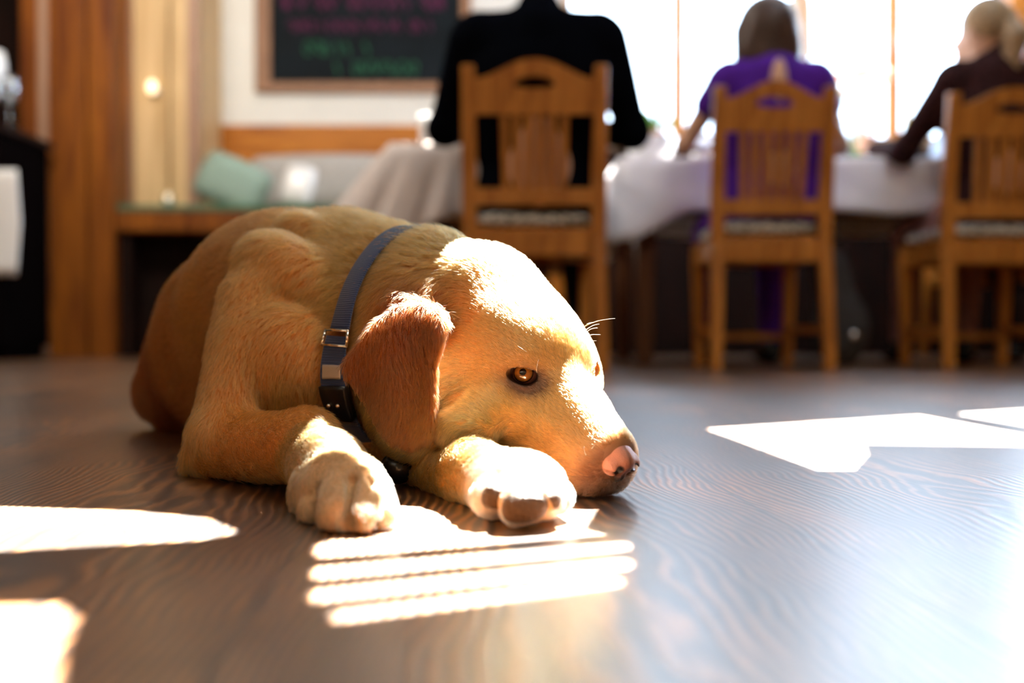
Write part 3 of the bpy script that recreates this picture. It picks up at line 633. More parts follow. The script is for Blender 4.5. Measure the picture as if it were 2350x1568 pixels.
def person(x, y, label, sh, shz, build_, top_mat, bot_mat, hair_mat, sleeves, hairstyle, arms, headturn=0.0, legs_out=.12, headtilt=0., facing=1, seatz=.49, hoff=.20, hw=1.0):
    t = thing('person', label, 'person', (x, y, 0), 0 if facing > 0 else math.pi)
    B = []; K = []; S = []; Hh = []; bw = build_
    nz = shz+.06; hz = shz+hoff
    hd = np.array([headtilt, .06, hz])
    # skin: head, neck, arms, hands (and the trunk below the clothes)
    pe(B, hd, (.076, .096, .105), .02); pe(B, hd+[headturn*.04, .05, -.06], (.055, .05, .06), .03)
    f = np.array([math.sin(headturn), math.cos(headturn), 0])
    sd = np.array([f[1], -f[0], 0])
    pc(B, hd+f*.085+[0, 0, .005], hd+f*.112+[0, 0, -.028], .010, .014, .012)             # nose
    pe(B, hd+f*.088+[0, 0, -.062], (.024, .012, .010), .008)                              # mouth
    for s in (-1, 1):
        pe(B, hd+sd*s*.078-f*.005+[0, 0, -.012], (.010, .018, .030), .006)                # ear
        pe(B, hd+f*.088+sd*s*.032+[0, 0, .012], (.016, .012, .010), .006, 'sub')
    pc(B, (0, .02, shz-.02), hd-[0, .01, .06], .055*bw, .050*bw, .03)
    pc(B, (0, .03, shz-.08), (0, .02, seatz+.1), .10*bw, .12*bw, .06)
    # clothes
    pe(K, (0, .03, shz-.17), (sh*.5*.86, .115*bw, .20), .06); pe(K, (0, .04, shz-.36), (sh*.5*.76, .12*bw, .20), .08); pe(K, (0, .05, seatz+.07), (.19*bw, .15, .13), .06)
    pc(K, (-sh*.33, .02, shz-.03), (sh*.33, .02, shz-.03), .058*bw, .058*bw, .05); pc(K, (0, .015, shz-.02), (0, .03, nz-.01), .085*bw, .060*bw, .04)
    pe(K, (0, .03, nz+.055), (.060*bw, .065, .04), .012, 'sub')
    for s, (el, wr, hdv, pv, cu) in zip((-1, 1), arms):
        shp = np.array([s*(sh*.5-.055*bw), .03, shz-.06]); el = np.array(el, float); wr = np.array(wr, float)
        pc(B, shp, el, .043*bw, .034*bw, .03); pc(B, el, wr, .036*bw, .024, .02); hand(B, wr, hdv, pv, cu)
        if sleeves == 'long':
            pc(K, shp, el, .062*bw, .048*bw, .045); pc(K, el, wr-(wr-el)*.06, .050*bw, .036, .03)
        else:
            pc(K, shp, shp+(el-shp)*.32, .060*bw, .058*bw, .04)
    for s in (-1, 1):
        hip = np.array([s*.09, .08, seatz+.06]); kn = np.array([s*legs_out, .50, seatz+.03]); an = np.array([s*(legs_out+.01), .54, .10])
        pc(S, hip, kn, .088*bw, .066*bw, .04); pc(S, kn, an, .066*bw, .045*bw, .03)
        pc(B, kn-[0, 0, .1], an, .045, .034, .02)
    if hairstyle == 'bob':      # open slit down the back of the dress
        pe(B, (0, -.070, shz-.065), (.026, .020, .075), .02); pc(K, (0, -.125, shz+.0), (0, -.125, shz-.10), .018, .014, .004, 'sub')
    o_b = sdf_obj('body', B, .005, M['skin'], t)
    sdf_obj('jacket' if sleeves == 'long' and top_mat == 'black' else 'top', K, .009, M[top_mat], t)
    sdf_obj('trousers' if bot_mat != 'rose' and bot_mat != 'purple' else 'skirt', S, .010, M[bot_mat], t)
    for s in (-1, 1):
        Z = []; pe(Z, (s*(legs_out+.01), .60, .035), (.045, .115, .036), .02); pe(Z, (s*(legs_out+.01), .54, .06), (.042, .05, .055), .02)
        sdf_obj('shoe', Z, .007, M['shoe'], t, True)
    if hairstyle == 'short':
        pe(Hh, hd-f*.012+[0, 0, .022], (.083, .100, .100), .02); pe(Hh, hd+f*.085-[0, 0, .03], (.075, .05, .085), .01, 'sub')
    elif hairstyle == 'bob':
        pe(Hh, hd-f*.014+[0, 0, .020], (.104, .108, .104), .02); pe(Hh, hd-f*.045-[0, 0, .070], (.112, .060, .105), .04); 
        for s in (-1, 1): pc(Hh, hd+sd*s*.085, hd+sd*s*.092-[0, .02, .15], .028, .026, .03)
        pe(Hh, hd+f*.105-[0, 0, .05], (.062, .06, .13), .02, 'sub')
    else:
        pe(Hh, hd-f*.014+[0, 0, .022], (.088, .104, .102), .02); pe(Hh, hd+f*.095-[0, 0, .03], (.068, .055, .10), .01, 'sub')
        pc(Hh, hd-f*.095+[0, 0, .03], hd-f*.13-[0, 0, .05], .030, .040, .02); pc(Hh, hd-f*.13-[0, 0, .05], hd-f*.10-[0, 0, .18], .042, .036, .02); pc(Hh, hd-f*.10-[0, 0, .18], hd-f*.11-[-.03, 0, .27], .036, .012, .02)
    ho = sdf_obj('hair', Hh, .006, M[hair_mat], t)
    return t
person(.085, 3.17, 'person in a black suit seen from behind, head above the picture edge', .56, 1.115, 1.12, 'black', 'navy', 'hair_dark', 'long', 'short',
       (((-.31, .14, .80), (-.17, .40, .85), (.5, 1, .1), (0, 0, -1), .3), ((.315, .14, .79), (.20, .42, .84), (-.4, 1, .1), (0, 0, -1), .3)), legs_out=.16, hoff=.215)
person(.905, 3.45, 'person in a purple cap-sleeve dress with brown shoulder-length hair', .45, 1.045, .95, 'purple', 'purple', 'hair_dark', 'short', 'bob',
       (((-.285, .13, .80), (-.14, .36, .84), (.5, 1, .0), (0, 0, -1), .35), ((.27, .13, .80), (.15, .36, .84), (-.4, 1, 0), (0, 0, -1), .35)), headtilt=-.01, hoff=.135)
person(1.735, 3.56, 'person in a dark printed blouse with a blond ponytail at the right', .43, 1.075, .95, 'brownprint', 'rose', 'hair_blond', 'long', 'pony',
       (((-.275, .16, .80), (-.30, .40, .85), (-.3, .6, .5), (.8, .5, 0), .8), ((.26, .14, .80), (.15, .36, .84), (-.4, 1, 0), (0, 0, -1), .3)), headturn=-.55, headtilt=-.03, hoff=.14)
person(2.36, 5.05, 'person in a pale blue shirt across the table at the right edge', .46, 1.13, 1.0, 'blueshirt', 'navy', 'hair_dark', 'long', 'short',
       (((-.27, .10, .84), (-.13, .26, .84), (.5, 1, 0), (0, 0, -1), .3), ((.27, .10, .84), (.15, .26, .84), (-.5, 1, 0), (0, 0, -1), .3)), facing=-1)
# a chair for the guest across the table
chair(2.36, 5.20, .42, 6, .04, 'honey oak chair across the table behind the pale blue shirt', math.pi)
# slit of skin-coloured placket down the purple back
# dark cloth bag under the table
bgp = thing('bag', 'dark grey cloth bag slumped under the table right of the purple dress', 'bag', (1.27, 3.85, 0))
L_ = []; pe(L_, (0, 0, .14), (.11, .08, .15), .03); pe(L_, (-.03, .0, .30), (.075, .06, .16), .05); pc(L_, (-.06, 0, .38), (-.10, 0, .47), .05, .035, .05)
sdf_obj('bag_body', L_, .008, M['bag'], bgp, True)
MB().tube([(-.11, -.02, .45), (-.13, -.02, .54), (-.08, -.02, .60), (-.03, -.02, .54), (-.04, -.02, .44)], .010, 8).build('handle', M['bag'], bgp, True)
MB().ell((.025, -.083, .115), (.017, .012, .017)).build('stud', M['chrome'], bgp, True)

EYES=[(P(1205,860,.8155),(1,-.12,-.16)),(H(-.5,3.0,-.55),(.10,.88,.28))]
def build_dog_prims():
    global CUR
    # ---- trunk (world metres through pixel anchors: x, y in the photograph, depth)
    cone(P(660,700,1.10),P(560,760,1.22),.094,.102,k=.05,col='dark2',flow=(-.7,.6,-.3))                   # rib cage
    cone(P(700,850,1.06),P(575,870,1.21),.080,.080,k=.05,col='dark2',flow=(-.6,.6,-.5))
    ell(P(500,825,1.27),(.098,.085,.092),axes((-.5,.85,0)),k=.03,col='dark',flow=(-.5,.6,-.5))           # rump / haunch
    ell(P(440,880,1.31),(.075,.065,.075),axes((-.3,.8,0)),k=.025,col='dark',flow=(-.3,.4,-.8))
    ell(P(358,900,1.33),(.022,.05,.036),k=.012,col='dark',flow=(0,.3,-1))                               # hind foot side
    cone(P(745,680,1.06),P(640,700,1.12),.083,.092,k=.04,col='gold',flow=(-.7,.5,-.4))                   # withers
    # shoulder
    ell(P(700,560,1.000),(.026,.020,.034),axes((.5,-.2,.6)),k=.014,col='gold',flow=(-.5,.1,-.8))
    ell(P(650,640,.960),(.040,.030,.060),axes((.35,-.2,.8)),k=.016,col='gold',flow=(-.5,.1,-.8))
    ell(P(735,690,.965),(.030,.026,.060),axes((.25,-.2,.9)),k=.03,col='gold',flow=(-.5,.1,-.8))
    ell(P(640,830,.925),(.055,.040,.066),axes((.25,-.1,.9)),k=.014,col='gold',flow=(-.2,0,-.9))
    cone(P(608,700,.96),P(522,985,.89),.041,.029,k=.012,col='gold',flow=(-.2,-.1,-.9))                  # upper arm
    ell(P(715,900,.93),(.030,.030,.045),k=.025,col='gold',flow=(-.2,0,-.9))
    cone(P(475,1045,.895),P(525,1010,.89),.017,.030,k=.015,col='gold',flow=(-.5,0,-.8))                     # elbow
    ell(P(443,1070,.900),(.008,.010,.014),k=.012,col='gold',flow=(-.3,0,-.9))
    CUR=1
    # near fore leg
    cone(P(520,1030,.885),P(700,1026,.80),.029,.0272,k=.015,col='tan',flow=(.8,-.6,-.1),ln=.011,zone='leg')
    cone(P(700,1021,.80),P(752,1075,.745),.0262,.0252,k=.012,col='tan',flow=(.6,-.7,-.3),ln=.010,zone='leg')
    cone(P(752,1080,.745),P(782,1140,.705),.0252,.025,k=.012,col='pale',flow=(.3,-.7,-.5),ln=.008,zone='paw')
    ell(P(705,1140,.715),(.012,.014,.018),k=.012,col='pale',flow=(.3,-.7,-.5),ln=.008,zone='paw')
    # near paw: dome, then toes
    ell(P(790,1128,.700),(.031,.030,.027),axes((.2,-.9,-.1)),k=.012,col='pale',flow=(.2,-.7,-.5),ln=.007,zone='paw')
    for (ax,ay,ad,bx,by,bd,r) in ((738,1118,.700,724,1174,.676,.0118),(780,1108,.685,777,1186,.648,.0142),(826,1108,.682,832,1190,.642,.0125),(858,1118,.690,873,1176,.654,.0112)):
        cone(P(ax,ay,ad),P(bx,by,bd),r*.95,r,k=.0035,col='pale',flow=(.2,-.7,-.5),ln=.006,zone='paw')
    for a,b in (((748,1118,.676),(746,1198,.652)),((806,1098,.668),(803,1205,.632)),((848,1100,.674),(853,1200,.640))):
        cone(P(*a),P(*b),.0050,.0056,k=.003,op='sub')
    CUR=0
    # ---- chest and neck
    ell(P(800,870,.995),(.060,.06,.075),k=.04,col='gold',flow=(-.2,-.2,-.9),ln=.016)
    cone(P(800,760,1.03),P(960,755,.92),.080,.067,k=.03,col='gold',flow=(-.7,.6,-.4),ln=.018)             # neck
    cone(P(810,650,1.04),P(1000,672,.935),.064,.052,k=.035,col='gold',flow=(-.7,.6,.1),ln=.022)           # neck crest
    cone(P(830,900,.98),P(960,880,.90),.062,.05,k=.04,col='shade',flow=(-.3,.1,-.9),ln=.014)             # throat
    CUR=2
    # far fore leg
    cone(P(830,1010,1.0),P(985,1045,.87),.045,.030,k=.02,col='tan',flow=(.6,-.7,-.1),ln=.010,zone='leg')
    cone(P(985,1085,.86),P(1080,1088,.765),.024,.0230,k=.015,col='tan',flow=(.6,-.7,-.1),ln=.010,zone='leg')
    cone(P(1090,1084,.76),P(1130,1102,.72),.0235,.0225,k=.012,col='tan',flow=(.6,-.7,-.1),ln=.008,zone='leg')
    ell(P(1186,1122,.695),(.0345,.032,.0262),axes((1,0,-.05)),k=.012,col='white',flow=(.6,-.6,-.3),ln=.007,zone='paw')
    for (x,y,d,r) in ((1124,1140,.672,.0128),(1195,1155,.655,.0150),(1248,1142,.660,.0135),(1276,1140,.682,.0112)):
        ell(P(x,y,d),(r,r*1.15,r*1.02),k=.005,col='white',flow=(.4,-.6,-.5),ln=.006,zone='paw')
    CUR=0
    # ---- head (local centimetres: forward, left, up; eyes at 0, +-3.7, 0)
    hell((-6.2,-.2,.4),(7.2,5.9,5.3),k=.02,flow=-HF)
    hell((-2.1,0,1.5),(3.7,3.7,2.8),k=.02,flow=-HF)
    hell((-10,-.5,-1),(6.3,5.8,5.8),k=.03,col='gold',flow=(-.6,.7,0),ln=.012)
    for s in (-1,1):
        hell((-1.0,s*(2.75 if s<0 else 2.45),1.15),(2.5,1.9,1.6),k=.009)                 # brow
        hell((-3.6,s*4.3,-2.6),(5.0,2.8,4.2),k=.02,flow=-HF-.5*HU)               # cheek
        hell((2.1,s*3.2,-3.2),(3.0,1.5,2.0),k=.010,flow=-HF)               # cheek bulge
        hcone((-6,s*3.2,-5.4),(3,s*2.2,-5.0),2.4,2.0,k=.02,flow=-HF)      # jaw
        hell((5.2,s*1.95,-4.5),(4.9,2.1,3.0),k=.012,col='muz')
        hell((1.5,s*3.2,-5.6),(4.0,1.9,2.3),k=.015,col='muz')                # flews
        hell((8.7,s*1.15,-4.6),(2.2,1.5,2.35),k=.008,col='muzd')
    hcone((.5,0,-2.4),(9.0,0,-3.2),3.7,2.5,k=.02,col='face')
    hcone((0,0,.2),(9.9,0,-1.9),1.8,1.45,k=.012,col='face')
    hcone((3,0,-6.0),(9.0,0,-6.1),1.9,1.05,k=.012,col='muzd')
    ell(P(1110,650,.895),(.040,.035,.032),k=.03,col='face',flow=(-.6,.7,0),ln=.010,zone='head')      # nape
    # eyes: lid bulge, then the almond opening around the ball
    for q,(Ec,a) in enumerate(EYES):
        M=axes(a,up=(0,-.3,1))
        hd=(HF*.5-HL*(1,-1)[q]*.8+HU*.3)
        ell(Ec,(.0142,.0142,.0142),M,k=.005,col='rim',flow=-HF,ln=.003,zone='head')
        ell(Ec+np.array([0,-.002,0])-.0,( .0150,.02,.0145),M,k=.004,col='rim',flow=-HF,ln=.003,zone='head')
        ell(Ec+M[:,1]*(-.014,-.0175)[q]+M[:,2]*.004*(1-q),((.0138,.0130,.0080),(.0100,.0080,.0065))[q],M,k=.0015,op='sub')
    ell(P(1035,935,.838),(.042,.034,.046),k=.02,col='face',flow=(-.6,.5,-.4),ln=.009,zone='head')      # jowl behind the mouth corner
    ell(P(985,1006,.827),(.040,.022,.021),k=.015,col='face',flow=(-.6,.5,-.4),ln=.009,zone='head')
    ell(P(1065,985,.792),(.026,.016,.017),k=.012,col='face',flow=(-.7,.5,0),ln=.008,zone='head')
    ell(P(960,955,.862),(.045,.034,.036),k=.02,col='face',flow=(-.6,.5,-.5),ln=.010,zone='head')
    ell(P(1130,940,.800),(.022,.014,.017),k=.015,col='face',flow=(-.6,.5,0),ln=.007,zone='head')       # cheek bulge
    # ---- ears
    n=np.array([-.42,-.90,.12]);n/=np.linalg.norm(n);U=np.cross((0,0,1),n);U/=np.linalg.norm(U);V=np.cross(n,U)
    o=P(930,870,.795)
    pts=[]
    for x,y in ((905,700),(960,692),(1005,712),(1024,742),(1016,790),(1003,830),(1000,900),(999,965),(985,1010),(950,1030),(905,1008),(870,960),(825,905),(795,868),(786,838),(815,795),(850,745)):
        r=P(x,y,1.)-np.array([0,0,CAMH]); c0=np.array([0,0,CAMH]); t=(o-c0).dot(n)/r.dot(n); q=c0+r*t-o; pts.append((q.dot(U),q.dot(V)))
    pts=np.array(pts)
    q=o[None]+pts[:,:1]*U+pts[:,1:]*V
    hf=lambda u,v: .0035-1.3*(u**2) -.007*np.clip((v-.015)/.045,0,1)**2+.0035*np.cos(u*110+1.2)*np.clip((.05-v)/.05,0,1)
    tf=lambda u,v: .0042+0*u
    PR.append(Prim('slab',.007,'ear',np.array([0,-.1,-1.]),.009,'add',o=o,U=U,V=V,N=n,poly=pts,hfun=hf,tfun=tf,lo=q.min(0)-.03,hi=q.max(0)+.03,zone='ear'))
    cone(P(915,700,.850),P(1020,730,.832),.009,.006,k=.006,col='ear',flow=(0,-.3,-.9),ln=.012,zone='ear')
    ell(P(975,708,.872),(.028,.018,.016),k=.02,col='ear',flow=(0,-.3,-.9),ln=.012,zone='ear')
    # far ear, folded down on the other side
    hell((-8.5,5.6,-2.5),(2.6,.9,4.6),k=.006,col='ear',flow=(0,0,-1),ln=.009,zone='ear')

def build_nose_prims():
    hell((10.9,0,-2.2),(1.7,1.30,1.25),k=.003,col='nose',ln=0)
    for q in (-1,1):
        hell((11.35,q*.98,-2.55),(1.05,.74,.85),k=.0025,col='nose',ln=0)
    hell((11.2,0,-3.3),(.9,.7,1.1),k=.003,col='nose',ln=0)
    hell((10.3,0,-4.3),(.8,.55,1.2),k=.003,col='nose',ln=0)
    for q in (-1,1):
        hcone((11.5,q*1.85,-3.0),(12.15,q*1.05,-2.75),.16,.26,k=.0012,op='sub')
        hell((12.25,q*.80,-2.60),(.62,.34,.40),k=.0012,op='sub')
    hcone((12.5,0,-2.6),(11.3,0,-5.0),.13,.13,k=.001,op='sub')

# ================================================================ the dog
PAL = {'gold': (.56, .215, .050), 'dark': (.15, .045, .012), 'dark2': (.30, .108, .026), 'tan': (.54, .235, .06), 'pale': (.72, .44, .21), 'white': (.84, .64, .42),  # flank darks and throat shade put body shade into the coat colour
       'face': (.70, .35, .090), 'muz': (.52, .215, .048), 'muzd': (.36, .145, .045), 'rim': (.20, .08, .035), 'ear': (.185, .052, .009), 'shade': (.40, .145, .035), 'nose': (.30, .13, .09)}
FURQ = 1.0
def blend(pts, prims, soft=.007):
    """colour, hair direction, hair length at surface points: weighted by the nearest masses of the body"""
    w = np.zeros(len(pts)); col = np.zeros((len(pts), 3)); fl = np.zeros((len(pts), 3)); ln = np.zeros(len(pts))
    X, Y, Z = pts[:, 0], pts[:, 1], pts[:, 2]
    dm = np.full(len(pts), 1e9); D = []
    for p in prims:
        d = np.full(len(pts), 1e3)
        lo, hi = p.bbox(); m = ((pts > lo-.06) & (pts < hi+.06)).all(1)
        if m.any(): d[m] = p.dist(X[m], Y[m], Z[m])
        if p.zone == 'ear': d = d-.010
        D.append(d); dm = np.minimum(dm, d)
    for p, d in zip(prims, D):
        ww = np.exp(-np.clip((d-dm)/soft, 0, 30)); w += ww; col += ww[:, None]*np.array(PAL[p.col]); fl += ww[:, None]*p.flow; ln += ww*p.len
    return col/w[:, None], fl, ln/w
def paint(pts, col):
    """markings of the coat that stay with the coat"""
    c = col.copy()
    def spot(ctr, r, tgt, s=1.0, p=2):
        d = np.sqrt((((pts-ctr)/np.array(r))**2).sum(1)); k = (s*np.clip(1.25-d, 0, 1)**1.0)[:, None]; c[:] = c*(1-k)+np.array(tgt)*k
    E0 = EYES[0][0]
    q = (pts-(E0+[.004, -.010, -.006])); u = q@np.array([.98, -.1, -.17]); v = q@np.array([.17, 0, .98]); d = np.sqrt((u/.0195)**2+(v/.0125)**2+(q[:, 1]/.024)**2); k = np.clip((1.45-d)*1.6, 0, 1)[:, None]*.92; c[:] = c*(1-k)+np.array((.085, .045, .03))*k
    q = (pts-(EYES[1][0]-[0, .008, .004])); d = np.sqrt((q**2).sum(1))/.018; k = np.clip(1.0-d, 0, 1)[:, None]*.9; c[:] = c*(1-k)+np.array((.085, .045, .03))*k
    d = np.linalg.norm(pts-E0, axis=1); k = np.clip((.0152-d)/.0012, 0, 1)[:, None]; c[:] = c*(1-k)+np.array((.035, .017, .012))*k
    # muzzle darkens towards the nose
    f = (pts-HO)@HF/HS; z = (pts-HO)@HU/HS
    near = (np.abs((pts-HO)@HL/HS) < 5) & (f > 3) & (f < 14)
    k = np.clip((f-5.0)/6.5, 0, 1)*near; k = (k*.55)[:, None]; c[:] = c*(1-k)+np.array((.25, .11, .05))*k
    k = (np.clip((f-9.2)/1.6, 0, 1)*near*np.clip((.5-z)/2, 0, 1)*.75)[:, None]; c[:] = c*(1-k)+np.array((.13, .065, .045))*k
    k = (np.clip((f-7.0)/2.0, 0, 1)*near*np.clip((-5.6-z)/.9, 0, 1)*.8)[:, None]; c[:] = c*(1-k)+np.array((.10, .06, .045))*k
    spot(H(10.2, 0, -6.7), (.012, .012, .005), (.7, .6, .5), .6)
    return c
build_dog_prims(); BODY = PR; PR = []; build_nose_prims(); NOSE = PR; PR = BODY
dog = thing('dog', 'golden tan dog in a blue collar lying with its chin on the plank floor', 'dog', (0, .8, 0))
def rel(V): return V-np.array([0, .8, 0])
h_ = .0016
F_, xs_f = evaluate(np.array([-.60, .60, -.003]), np.array([.16, 1.5, .31]), h_); V_, Q_ = surface_nets(F_, xs_f, h_); del F_
# light smoothing of the voxel surface
def relax(V, Q, n):
    for _ in range(n):
        acc = np.zeros_like(V); cnt = np.zeros(len(V))
        for i in range(4):
            j = (i+1) % 4; np.add.at(acc, Q[:, i], V[Q[:, j]]); np.add.at(cnt, Q[:, i], 1); np.add.at(acc, Q[:, j], V[Q[:, i]]); np.add.at(cnt, Q[:, j], 1)
        V = V*.5+.5*acc/cnt[:, None]
    return V
V_ = relax(V_, Q_, 2)
def skin_mesh(name, V, Q, col, mat, parent):
    me = bpy.data.meshes.new(name); me.from_pydata(rel(V).tolist(), [], Q.tolist()); me.polygons.foreach_set('use_smooth', [True]*len(me.polygons)); me.materials.append(mat)
    a = me.color_attributes.new('coat', 'FLOAT_COLOR', 'POINT'); a.data.foreach_set('color', np.concatenate([col, np.ones((len(col), 1))], 1).astype(np.float32).ravel())
    o = bpy.data.objects.new(name, me); C.objects.link(o); o.parent = parent; return o
def coat_mat(name, rough, spec, bump=.0, bs=900, gain=1.0):
    m, t, b = nt(name); a = t.nodes.new('ShaderNodeAttribute'); a.attribute_name = 'coat'; t.links.new(a.outputs['Color'], b.inputs['Base Color'])
    b.inputs['Roughness'].default_value = rough; b.inputs['Specular IOR Level'].default_value = spec
    if bump:
        tc = t.nodes.new('ShaderNodeTexCoord'); v = t.nodes.new('ShaderNodeTexVoronoi'); v.inputs['Scale'].default_value = bs; bp = t.nodes.new('ShaderNodeBump'); bp.inputs['Strength'].default_value = bump; bp.inputs['Distance'].default_value = .0006
        t.links.new(tc.outputs['Object'], v.inputs['Vector']); t.links.new(v.outputs['Distance'], bp.inputs['Height']); t.links.new(bp.outputs[0], b.inputs['Normal'])
    return m
ADD = [p for p in BODY if p.op == 'add']
colV, _, _ = blend(V_, ADD); colV = paint(V_, colV)
body = skin_mesh('body', V_, Q_, colV*np.array([.84, .78, .85]), coat_mat('coat_skin', .8, .15), dog)
# ---- nose leather
PR = NOSE; NL = np.array([q.bbox()[0] for q in NOSE]).min(0)-.006; NH = np.array([q.bbox()[1] for q in NOSE]).max(0)+.006
F_, xs_f = evaluate(NL, NH, .0005); Vn, Qn = surface_nets(F_, xs_f, .0005); PR = BODY
fz = (Vn-HO)@HU/HS; fx = (Vn-HO)@HF/HS; fy = (Vn-HO)@HL/HS
cn = np.tile(np.array([.42, .16, .10]), (len(Vn), 1))
k = np.clip((-3.0-fz)/.6, 0, 1)[:, None]; cn = cn*(1-k)+np.array((.05, .028, .022))*k
k = np.clip((11.3-fx)/.9, 0, 1)[:, None]*.9; cn = cn*(1-k)+np.array((.075, .04, .03))*k
k = np.clip(1-np.abs(fy)/.22, 0, 1)[:, None]*.6; cn = cn*(1-k)+np.array((.12, .05, .035))*k
for q_ in (-1, 1):  # shade of the nostril hollows painted in
    d_ = np.sqrt(((fx-12.25)/.75)**2+((fy-q_*.80)/.40)**2+((fz+2.60)/.46)**2); k = np.clip((1.25-d_)*3, 0, 1)[:, None]; cn = cn*(1-k)+np.array((.012, .007, .006))*k
nm = coat_mat('nose_leather', .32, .5, .5, 1500)
skin_mesh('nose', relax(Vn, Qn, 1), Qn, cn, nm, dog)['label'] = 'pinkish brown nose'
# ---- eyes
def eye(Ec, gaze, lab):
    g = Vector(gaze).normalized(); b = MB(); bmesh.ops.create_uvsphere(b.bm, u_segments=64, v_segments=64, radius=.0119)
    bmesh.ops.rotate(b.bm, verts=b.bm.verts, cent=(0, 0, 0), matrix=g.to_track_quat('Z', 'Y').to_matrix())
    for v in b.bm.verts:
        c = v.co.normalized().dot(g)
        if c > .74: v.co *= 1+.10*((c-.74)/.26)**.8
    o = b.build('eye', M['eye'], dog, True, rel(np.array(Ec))); me = o.data
    co_ = np.empty(len(me.vertices)*3); me.vertices.foreach_get('co', co_); co_ = co_.reshape(-1, 3); u_ = co_/np.linalg.norm(co_, axis=1)[:, None]; an = np.degrees(np.arccos(np.clip(u_@np.array(g), -1, 1)))
    rnd = RNG.random(len(an))*.25+.85
    c = np.where(an[:, None] < 12, np.array([[.004, .003, .003]]), np.where(an[:, None] < 38, np.array([[.20, .07, .010]])*rnd[:, None]*np.clip(1.35-((an[:, None]-24)/16)**2, .25, 1.2), np.where(an[:, None] < 44, np.array([[.03, .012, .006]]), np.array([[.11, .045, .03]]))))
    a = me.color_attributes.new('coat', 'FLOAT_COLOR', 'POINT'); a.data.foreach_set('color', np.concatenate([c, np.ones((len(c), 1))], 1).astype(np.float32).ravel())
M['eye'] = coat_mat('eye', .05, .6); M['eye'].node_tree.nodes['Principled BSDF'].inputs['Coat Weight'].default_value = 1; M['eye'].node_tree.nodes['Principled BSDF'].inputs['Coat Roughness'].default_value = .02
eye(EYES[0][0], (-.16, -1.0, .22), ''); eye(EYES[1][0], (.85, -.35, .05), '')
# ---- paw pads
M['pad'] = flat('paw_pad', (.115, .070, .045), .42, noise=.25, scale=500, bump=.5)
for (x, y, d, r, a) in ((1205, 1166, .6440, (.0155, .0060, .0105), -.1), (1136, 1142, .6590, (.0090, .0055, .0085), .2), (1262, 1150, .6505, (.0085, .0050, .0075), -.3)):
    b = MB(); bmesh.ops.create_uvsphere(b.bm, u_segments=28, v_segments=18, radius=1)
    for v in b.bm.verts:
        v.co = Vector((math.copysign(abs(v.co.x)**.85, v.co.x)*r[0], v.co.y*r[1], math.copysign(abs(v.co.z)**.85, v.co.z)*r[2]*(1-.15*v.co.x)))
    o = b.build('paw_pad', M['pad'], dog, True, rel(P(x, y, d))); o.rotation_euler = (.25, a, .12)
# ---- collar
CC = P(952, 785, .955); CN = np.array([.80, -.60, -.05]); CN /= np.linalg.norm(CN)
CA = np.cross(CN, (0, 0, 1)); CA /= np.linalg.norm(CA); CB = np.cross(CA, CN)       # CA: towards the camera side, CB: up
if CA[1] > 0: CA = -CA
def neck_r(dirs, org):
    rs = np.linspace(.035, .125, 46); P_ = org[:, None, :]+dirs[:, None, :]*rs[None, :, None]; f = field_at(P_.reshape(-1, 3)).reshape(len(dirs), -1)
    out = np.full(len(dirs), rs[-1])
    for i in range(len(dirs)):
        k = np.argmax(f[i] > 0); out[i] = rs[k] if f[i].max() > 0 else rs[-1]
    return out
NA = 96; ang = np.linspace(0, 2*np.pi, NA, endpoint=False); dirs = np.cos(ang)[:, None]*CA+np.sin(ang)[:, None]*CB
R3 = [neck_r(dirs, np.tile(CC+CN*o_, (NA, 1))) for o_ in (-.011, 0, .011)]
def sm_(a, n=10):
    for _ in range(n): a = .5*a+.25*(np.roll(a, 1)+np.roll(a, -1))
    return a
R3 = [sm_(np.minimum(r, .104)) for r in R3]
def ring_pt(a, o_, lift):
    i = a/(2*np.pi)*NA; i0 = int(np.floor(i)) % NA; f = i-np.floor(i); u = (o_+.011)/.011; lo_ = int(np.clip(np.floor(u), 0, 1)); g = u-lo_
    r = sum(wt*(R3[lo_+q][(i0+p) % NA]) for q, wq in ((0, 1-g), (1, g)) for p, wp in ((0, 1-f), (1, f)) for wt in (wq*wp,))
    return CC+CN*o_+(math.cos(a)*CA+math.sin(a)*CB)*(r+lift)
M['webbing'], t_, b_ = nt('blue_webbing'); b_.inputs['Roughness'].default_value = .75; b_.inputs['Base Color'].default_value = (.010, .036, .135, 1); b_.inputs['Sheen Weight'].default_value = .3
uvn = t_.nodes.new('ShaderNodeUVMap'); wv = t_.nodes.new('ShaderNodeTexWave'); wv.wave_type = 'BANDS'; wv.bands_direction = 'X'; wv.inputs['Scale'].default_value = 95; bp_ = t_.nodes.new('ShaderNodeBump'); bp_.inputs['Strength'].default_value = .7; bp_.inputs['Distance'].default_value = .0008
t_.links.new(uvn.outputs[0], wv.inputs['Vector']); t_.links.new(wv.outputs['Fac'], bp_.inputs['Height']); t_.links.new(bp_.outputs[0], b_.inputs['Normal'])
collar = bpy.data.objects.new('collar', None); C.objects.link(collar); collar.parent = dog; collar.empty_display_size = .05; collar['label'] = 'blue webbing collar'
